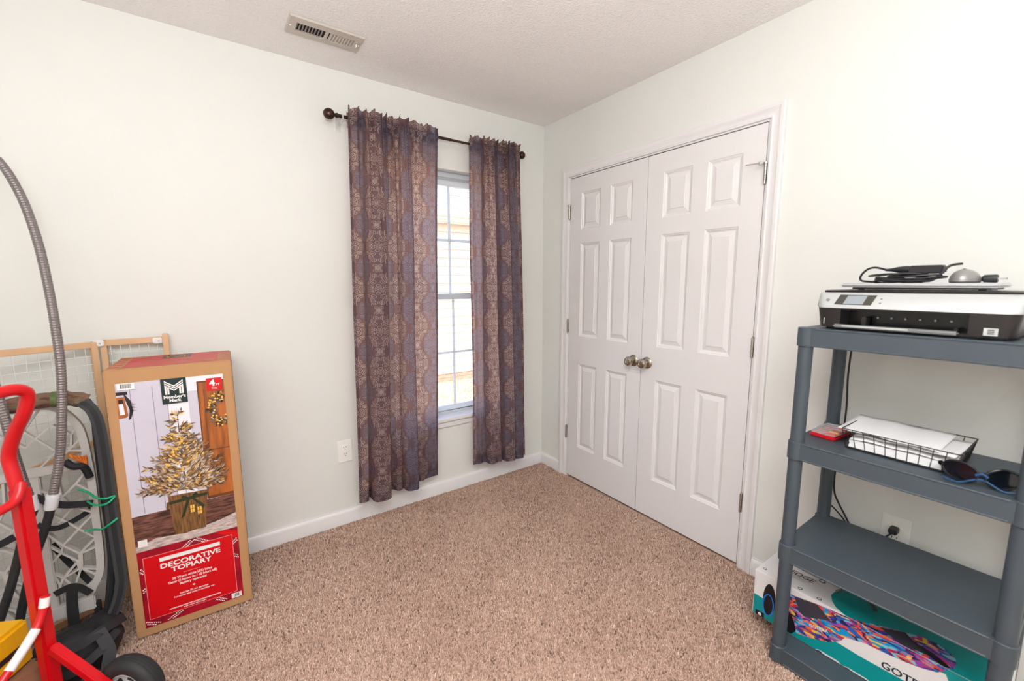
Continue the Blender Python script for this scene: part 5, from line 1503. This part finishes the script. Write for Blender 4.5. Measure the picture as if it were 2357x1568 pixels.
for e_ in E_:
    p0, p1 = N_[e_[0]], N_[e_[1]]
    for sgn in (1, -1):
        a = (p0[0] if sgn == 1 else 2 * CX - p0[0], p0[1]); b = (p1[0] if sgn == 1 else 2 * CX - p1[0], p1[1])
        g = G(); KB += 1; g.bar(q(*a), q(*b), 0.0115 + 0.00045 * (KB % 23), 0.0064 if e_ not in ('hi', 'fi') else 0.0125, up=(0.001, 0, 1) if abs(b[0] - a[0]) > 1e-4 else (1, 0, 0)); g.build('lattice_bar', M_cast, ts, smooth=0)
U_ = [((-2.523, 0.827), (-2.479, 0.868)), ((-2.479, 0.868), (-2.440, 0.915)), ((-2.479, 0.868), (-2.455, 0.915)), ((-2.523, 0.827), (-2.548, 0.860)), ((-2.434, 0.824), (-2.412, 0.860)), ((-2.439, 0.776), (-2.405, 0.815)), ((-2.434, 0.824), (-2.439, 0.776)), ((-2.456, 0.771), (-2.403, 0.757)), ((-2.439, 0.776), (-2.478, 0.735)), ((-2.479, 0.868), (-2.434, 0.824)), ((-2.523, 0.827), (-2.478, 0.772)), ((-2.478, 0.772), (-2.439, 0.776)), ((-2.523, 0.827), (-2.548, 0.800)), ((-2.478, 0.772), (-2.52, 0.722)), ((-2.403, 0.757), (-2.43, 0.722)), ((-2.548, 0.86), (-2.50, 0.935))]
for a, b in U_:
    for sgn in (1, -1):
        a_ = (a[0] if sgn == 1 else 2 * CX - a[0], a[1]); b_ = (b[0] if sgn == 1 else 2 * CX - b[0], b[1])
        g = G(); KB += 1; g.bar(q(*a_), q(*b_), 0.0108 + 0.00045 * (KB % 23), 0.0056, up=(0.001, 0, 1)); g.build('lattice_bar', M_cast, ts, smooth=0)
# camouflage padded bar across the top
pts = smooth_path([(-2.80, -0.335, 0.925), (-2.70, -0.345, 0.940), (-2.60, -0.352, 0.955), (-2.50, -0.356, 0.968), (-2.42, -0.356, 0.966), (-2.372, -0.352, 0.948)], 6)
g = G(); g.tube(pts, [0.0255 + 0.0015 * math.sin(i * 1.7) for i in range(len(pts))], 14); g.build('padded_bar', M_camo, ts, smooth=60)
g = G(); g.tube(pts[21:25], 0.0274, 14); p_ = g.build('moss_patch', M_mossy, ts, smooth=60); p_['label'] = 'moss green patch on the padding'
# side tubes going down from the bar, black
g = G(); g.tube(smooth_path([(-2.376, -0.350, 0.950), (-2.362, -0.338, 0.900), (-2.366, -0.322, 0.80), (-2.370, -0.315, 0.60), (-2.372, -0.315, 0.35), (-2.392, -0.32, 0.18), (-2.42, -0.33, 0.05)], 6), 0.012, 10); g.build('side_tube', M_web, ts)
g = G(); g.tube([(-2.43, -0.30, 0.16), (-2.44, -0.285, 0.004)], 0.011, 8); g.tube([(-2.66, -0.30, 0.16), (-2.66, -0.285, 0.004)], 0.011, 8); g.build('feet', M_web, ts)
# webbing woven through the lattice
for k, (pp, wd) in enumerate((([(-2.40, -0.325, 0.56), (-2.47, -0.325, 0.575), (-2.51, -0.325, 0.60), (-2.54, -0.322, 0.625)], 0.024), ([(-2.545, -0.326, 0.525), (-2.50, -0.322, 0.495), (-2.44, -0.280, 0.505), (-2.41, -0.27, 0.53)], 0.018),
                 ([(-2.53, -0.275, 0.42), (-2.50, -0.272, 0.34), (-2.47, -0.275, 0.28), (-2.44, -0.28, 0.22)], 0.018), ([(-2.53, -0.323, 0.250), (-2.48, -0.326, 0.262), (-2.44, -0.326, 0.215)], 0.022), ([(-2.485, -0.326, 0.255), (-2.490, -0.328, 0.20), (-2.492, -0.330, 0.13), (-2.495, -0.32, 0.06)], 0.030),
                 ([(-2.60, -0.325, 0.50), (-2.66, -0.325, 0.48), (-2.72, -0.32, 0.50)], 0.024))):
    g = G(); g.tube(smooth_path(pp, 6), 0.003, 4, flat=(wd, 0.004), up=(0, 1, 0)); o = g.build('webbing_strap', M_web, ts)
M_orange = mat('orange_cord', (226, 120, 40), 0.7, var=0.2, vscale=80)
g = G()
for k in range(5):
    g.tube(smooth_path([(-2.442 + k * 0.010, -0.318, 0.755 - k * 0.006), (-2.432 + k * 0.008, -0.334, 0.745), (-2.418 + k * 0.004, -0.326, 0.728 - .004 * k)], 5), 0.0035, 6)
g.build('orange_cord', M_orange, ts)
g = G(); g.tube(smooth_path([(-2.455, -0.325, 0.735), (-2.435, -0.336, 0.715), (-2.410, -0.330, 0.705), (-2.400, -0.32, 0.66)], 5), 0.012, 8); g.build('black_knot', M_web, ts)

# charcoal strap running down beside the carton to the floor
stp = thing('shoulder_strap', 'long charcoal padded strap hanging beside the topiary carton', 'strap', (0, 0, 0))
pts = smooth_path([(-2.388, -0.372, 0.955), (-2.360, -0.384, 0.925), (-2.346, -0.388, 0.86), (-2.343, -0.388, 0.70), (-2.344, -0.388, 0.50), (-2.342, -0.388, 0.34), (-2.344, -0.390, 0.25), (-2.366, -0.398, 0.17), (-2.400, -0.410, 0.105), (-2.428, -0.425, 0.065), (-2.440, -0.455, 0.035), (-2.432, -0.495, 0.018)], 6)
g = G(); g.tube(pts, 0.003, 4, flat=(0.034, 0.007), up=(0.35, -1, 0.1)); g.build('padding', M_web2, stp, bevel=0.0015)
g = G(); g.tube([p + Vector((0.0014, -0.0042, 0)) for p in pts], 0.002, 4, flat=(0.014, 0.0022), up=(0.35, -1, 0.1)); g.build('webbing', M_web, stp)

# green bungee cords hooked to the frame
M_green = mat('green_bungee', (24, 162, 112), 0.5, var=0.15, vscale=200)
for lab, pp in (('upper green bungee cord looped round the tree stand', [(-2.432, -0.330, 0.625), (-2.405, -0.345, 0.612), (-2.378, -0.385, 0.600), (-2.350, -0.4065, 0.598), (-2.328, -0.398, 0.597), (-2.350, -0.4060, 0.578), (-2.385, -0.380, 0.572), (-2.412, -0.334, 0.574)]),
               ('lower green bungee cord tied to the tree stand', [(-2.432, -0.328, 0.462), (-2.405, -0.336, 0.463), (-2.376, -0.385, 0.478), (-2.348, -0.4065, 0.500), (-2.328, -0.398, 0.512)])):
    g = G(); g.tube(smooth_path(pp, 6), 0.0036, 8); tag(g.build('bungee_cord', M_green), lab, 'bungee cord', 'green bungee cords')

# black harness bag on the floor
M_fabric = mat('black_nylon', (28, 28, 31), 0.7, var=0.15, vscale=30, bump=0.4, bscale=60, bdist=0.004)
bag = thing('harness_bag', 'crumpled black nylon bag with straps on the floor by the carton', 'bag', (-2.455, -0.448, 0))
rs = random.Random(3)
from mathutils import noise as mnoise
def bag_fn(u, v):
    a = 2 * PI * u; ph = (v - 0.5) * PI
    cr = abs(math.cos(ph)) ** 0.65
    x = 0.120 * cr * math.cos(a); y = 0.085 * cr * math.sin(a); z = 0.085 + 0.085 * math.copysign(abs(math.sin(ph)) ** 0.8, math.sin(ph))
    n = mnoise.noise(Vector((x * 13, y * 13, z * 13))) * 0.026 + mnoise.noise(Vector((x * 34, y * 34 + 5, z * 34))) * 0.010
    k = 1 + n / 0.12
    return (x * k * math.cos(.5) - y * k * math.sin(.5), x * k * math.sin(.5) + y * k * math.cos(.5), max(0.001, z * (1 + n * 3)))
g = G(); g.grid(bag_fn, 48, 28); g.build('bag_body', M_fabric, bag, smooth=80, fixn=False)
for k, (pp, wd) in enumerate((([(-0.10, -0.05, 0.165), (0.00, -0.078, 0.150), (0.07, -0.055, 0.165), (0.115, 0.02, 0.14)], 0.030), ([(-0.12, -0.08, 0.12), (-0.02, -0.115, 0.085), (0.06, -0.09, 0.11), (0.10, -0.03, 0.13)], 0.026),
                 ([(0.06, -0.06, 0.17), (0.085, -0.085, 0.10), (0.08, -0.10, 0.05), (0.11, -0.105, 0.012), (0.15, -0.09, 0.006)], 0.034))):
    g = G(); g.tube(smooth_path(pp, 6), 0.003, 4, flat=(wd, 0.005), up=(0.2, -0.8, 0.6)); g.build('bag_strap', M_web2 if k == 2 else M_web, bag)
g = G(); M = Matrix.Translation((0.078, -0.058, 0.034)) @ Matrix.Rotation(0.5, 4, 'Z') @ Matrix.Rotation(0.35, 4, 'Y'); g.box((-0.017, -0.001, -0.020), (0.017, 0.001, 0.020), M); t_ = g.build('care_tag', M_pr_white, bag, smooth=0); t_['label'] = 'white fabric tag'

# ------------------------------------------------------------------ grey ribbed gooseneck hoses
M_hose = mat('grey_ribbed_hose', (136, 128, 128), 0.34, 0.55, var=0.06, vscale=40)
M_collar = mat('white_ferrule', (226, 230, 234), 0.35, var=0.03)
def hose(label, path, stem, r):
    root = thing('gooseneck_hose', label, 'flexible hose', (0, 0, 0), group='gooseneck hoses')
    P = smooth_path(path, 14)
    # resample evenly with two rings per rib
    L = [0.0]
    for a, b in zip(P, P[1:]): L.append(L[-1] + (b - a).length)
    pitch = 0.0085; n = int(L[-1] / pitch)
    pts = []; rad = []; j = 0
    for k in range(n * 3):
        s = k * pitch / 3
        while j < len(L) - 2 and L[j + 1] < s: j += 1
        t = (s - L[j]) / max(L[j + 1] - L[j], 1e-9)
        pts.append(P[j].lerp(P[j + 1], min(1, t))); rad.append(r * (0.90, 1.0, 1.0)[k % 3])
    g = G(); g.tube(pts, rad, 12); g.build('ribbed_hose', M_hose, root, smooth=25)
    d = (P[0] - P[1]).normalized(); c = P[0]
    Mx = Matrix.Translation(c) @ d.to_track_quat('Z', 'Y').to_matrix().to_4x4()
    g = G(); g.lathe([(r * 1.05, -0.006), (r * 1.42, -0.005), (r * 1.42, 0.004), (r * 1.30, 0.008), (r * 1.30, 0.040), (r * 1.05, 0.046)], 20, Mx); g.build('ferrule', M_collar, root)
    g = G(); g.lathe([(r * 1.2, -0.012), (r * 1.2, 0.02), (r * 0.8, 0.026)], 16, Matrix.Translation(pts[-1]) @ (pts[-1] - pts[-2]).to_track_quat('Z', 'Y').to_matrix().to_4x4()); g.build('end_cap', M_web, root)
    g = G(); g.tube(smooth_path([c + d * 0.044] + [Vector(s) for s in stem], 6), r * 0.92, 10); g.build('stem', M_web, root)
hose('tall grey ribbed hose arching up past the gate', [(-2.468, -0.442, 0.660), (-2.440, -0.437, 0.79), (-2.420, -0.432, 0.95), (-2.410, -0.425, 1.09), (-2.414, -0.402, 1.24), (-2.424, -0.370, 1.366), (-2.440, -0.335, 1.50), (-2.466, -0.302, 1.63), (-2.505, -0.262, 1.735), (-2.545, -0.235, 1.785), (-2.62, -0.22, 1.80), (-2.70, -0.24, 1.74)],
     [(-2.502, -0.440, 0.54), (-2.545, -0.430, 0.42), (-2.60, -0.41, 0.22), (-2.64, -0.40, 0.006)], 0.0128)
hose('shorter grey ribbed hose behind the red handle', [(-2.520, -0.445, 0.670), (-2.535, -0.444, 0.80), (-2.545, -0.442, 0.95), (-2.565, -0.425, 1.10), (-2.590, -0.405, 1.26), (-2.63, -0.385, 1.40), (-2.68, -0.36, 1.50)],
     [(-2.54, -0.455, 0.56), (-2.585, -0.455, 0.40), (-2.65, -0.45, 0.20), (-2.69, -0.44, 0.006)], 0.0128)

# ------------------------------------------------------------------ red hand truck (local x behind it, y along its axle)
M_redsteel = mat('red_enamel', (212, 8, 24), 0.32, var=0.06, vscale=12, coat=0.2)
M_tyre = mat('black_rubber', (40, 40, 42), 0.7, var=0.1, vscale=30)
M_rim = mat('white_rim', (206, 212, 214), 0.4, 0.1, var=0.04)
ht = thing('hand_truck', 'red steel hand truck with black tyres in the left foreground', 'hand truck', (-2.477, -0.655, 0), math.radians(-39.7))
WDT = 0.36
for y in (0.0, -WDT):
    g = G(); g.bar((0, y, 0.05), (-0.004, y, 0.78), 0.036, 0.036, up=(1, 0, 0)); g.build('frame_rail', M_redsteel, ht, bevel=0.006)
    g = G(); g.bar((0.016, y, 0.268), (0.200, y + (0.014 if y == 0 else -0.014), 0.101), 0.026, 0.026); g.build('axle_strut', M_redsteel, ht, bevel=0.004)
hp = [(-0.004, 0, 0.74), (-0.016, 0, 0.82), (-0.020, 0, 0.875), (0.012, 0, 0.945), (0.052, 0, 1.005), (0.072, -0.002, 1.055), (0.076, -0.026, 1.076), (0.076, -0.08, 1.078)]
pts = smooth_path(hp + [(x, -WDT - y, z) for x, y, z in hp[::-1]], 5)
g = G(); g.tube(pts, 0.0160, 14); g.build('handle_loop', M_redsteel, ht, smooth=60)
g = G(); g.tube(smooth_path([(0.004, 0.0, 0.795), (0.012, -0.015, 0.765), (0.016, -0.05, 0.745), (0.016, -WDT / 2, 0.735), (0.016, -WDT + 0.05, 0.745), (0.012, -WDT + 0.015, 0.765), (0.004, -WDT, 0.795)], 5), 0.0125, 12); g.build('cross_brace', M_redsteel, ht)
g = G(); g.bar((0.0, -0.018, 0.12), (0.0, -WDT + 0.018, 0.12), 0.03, 0.03); g.build('cross_brace', M_redsteel, ht, bevel=0.004)
dg = [(0.030, -0.004, 0.445), (0.031, -0.020, 0.395), (0.033, -0.047, 0.358), (0.038, -0.115, 0.303), (0.045, -0.20, 0.245), (0.050, -0.33, 0.16)]
g = G(); g.tube(smooth_path(dg, 6), 0.0105, 10); bk = g.build('diagonal_brace', M_redsteel, ht, smooth=60)
g = G(); sp_ = smooth_path(dg, 6); g.tube(sp_[11:19], 0.0118, 10); w_ = g.build('white_sleeve', M_pr_white, bk, smooth=60); w_['label'] = 'white sleeve on the brace'
g = G(); g.tube(sp_[1:5], 0.0116, 10); g.build('white_sleeve', M_pr_white, bk, smooth=60)
g = G(); g.box((-0.23, -WDT - 0.03, 0.006), (0.02, 0.03, 0.013)); g.box((0.013, -WDT - 0.03, 0.006), (0.02, 0.03, 0.075)); g.build('toe_plate', M_redsteel, ht, bevel=0.002)
g = G(); g.tube([(0.205, 0.085, 0.099), (0.205, -WDT - 0.085, 0.099)], 0.009, 10); g.build('axle', M_steel, ht)
for y, s in ((0.050, 1), (-WDT - 0.050, -1)):
    M = Matrix.Translation((0.205, y, 0.099)) @ Matrix.Rotation(PI / 2, 4, 'X') @ Matrix.Diagonal((0.77, 0.77, 0.70, 1))
    prf = [(0.068, -0.024), (0.080, -0.036), (0.100, -0.040), (0.116, -0.036), (0.124, -0.024), (0.127, -0.008), (0.127, 0.008), (0.124, 0.024), (0.116, 0.036), (0.100, 0.040), (0.080, 0.036), (0.068, 0.024)]
    g = G(); g.lathe(prf + [prf[0]], 40, M, cap0=False, cap1=False)
    for k in range(-1, 2): g.lathe([(0.1262, k * 0.011 - 0.003), (0.1285, k * 0.011 - 0.002), (0.1285, k * 0.011 + 0.002), (0.1262, k * 0.011 + 0.003)], 40, M, cap0=False, cap1=False)
    ty = g.build('tyre', M_tyre, ht, smooth=50)
    g = G(); g.lathe([(0.069, -0.030), (0.072, -0.027), (0.064, -0.020), (0.050, -0.012), (0.030, -0.016), (0.022, -0.034), (0.012, -0.036), (0.012, 0.036), (0.022, 0.034), (0.030, 0.016), (0.050, 0.012), (0.064, 0.020), (0.072, 0.027), (0.069, 0.030)], 32, M, cap0=False, cap1=False)
    rm = g.build('wheel_rim', M_rim, ht, smooth=40)
    for k in range(5):
        a = 2 * PI * k / 5
        for zz in (-1, 1):
            g = G(); Mk = M @ Matrix.Translation((0.047 * math.cos(a), 0.047 * math.sin(a), zz * 0.0135)) @ Matrix.Rotation(a, 4, 'Z')
            g.box((-0.011, -0.014, -0.002), (0.011, 0.014, 0.002), Mk); g.build('rim_slot', M_tyre, rm, smooth=0)

# load on the toe plate: cardboard box and a yellow carton
lx = Matrix.Translation((-2.477, -0.655, 0)) @ Matrix.Rotation(math.radians(-39.7), 4, 'Z')
g = G(); g.box((-0.21, -0.31, 0.0135), (-0.030, 0.012, 0.205)); o = g.build('cardboard_box', mat('brown_cardboard', (150, 108, 82), 0.8, var=0.15, vscale=12), None, bevel=0.003)
o.matrix_world = lx; tag(o, 'small brown cardboard box on the hand truck plate', 'box')
yb = thing('yellow_pouch', 'yellow packet resting on the cardboard box behind the red frame', 'packet'); yb.matrix_world = lx @ Matrix.Translation((-0.105, -0.050, 0.206)) @ Matrix.Rotation(math.radians(14), 4, 'Z')
M_yp = mat('yellow_packet', (236, 176, 16), 0.4, var=0.10, vscale=10, stretch=(1, 8, 1))
g = G(); g.box((-0.048, -0.100, 0), (0.048, 0.062, 0.140)); g.build('packet', M_yp, yb, bevel=0.010)
g = G(); g.box((0.0482, -0.06, 0.06), (0.0488, 0.02, 0.078)); g.build('dark_print', M_pr_black, yb, smooth=0)
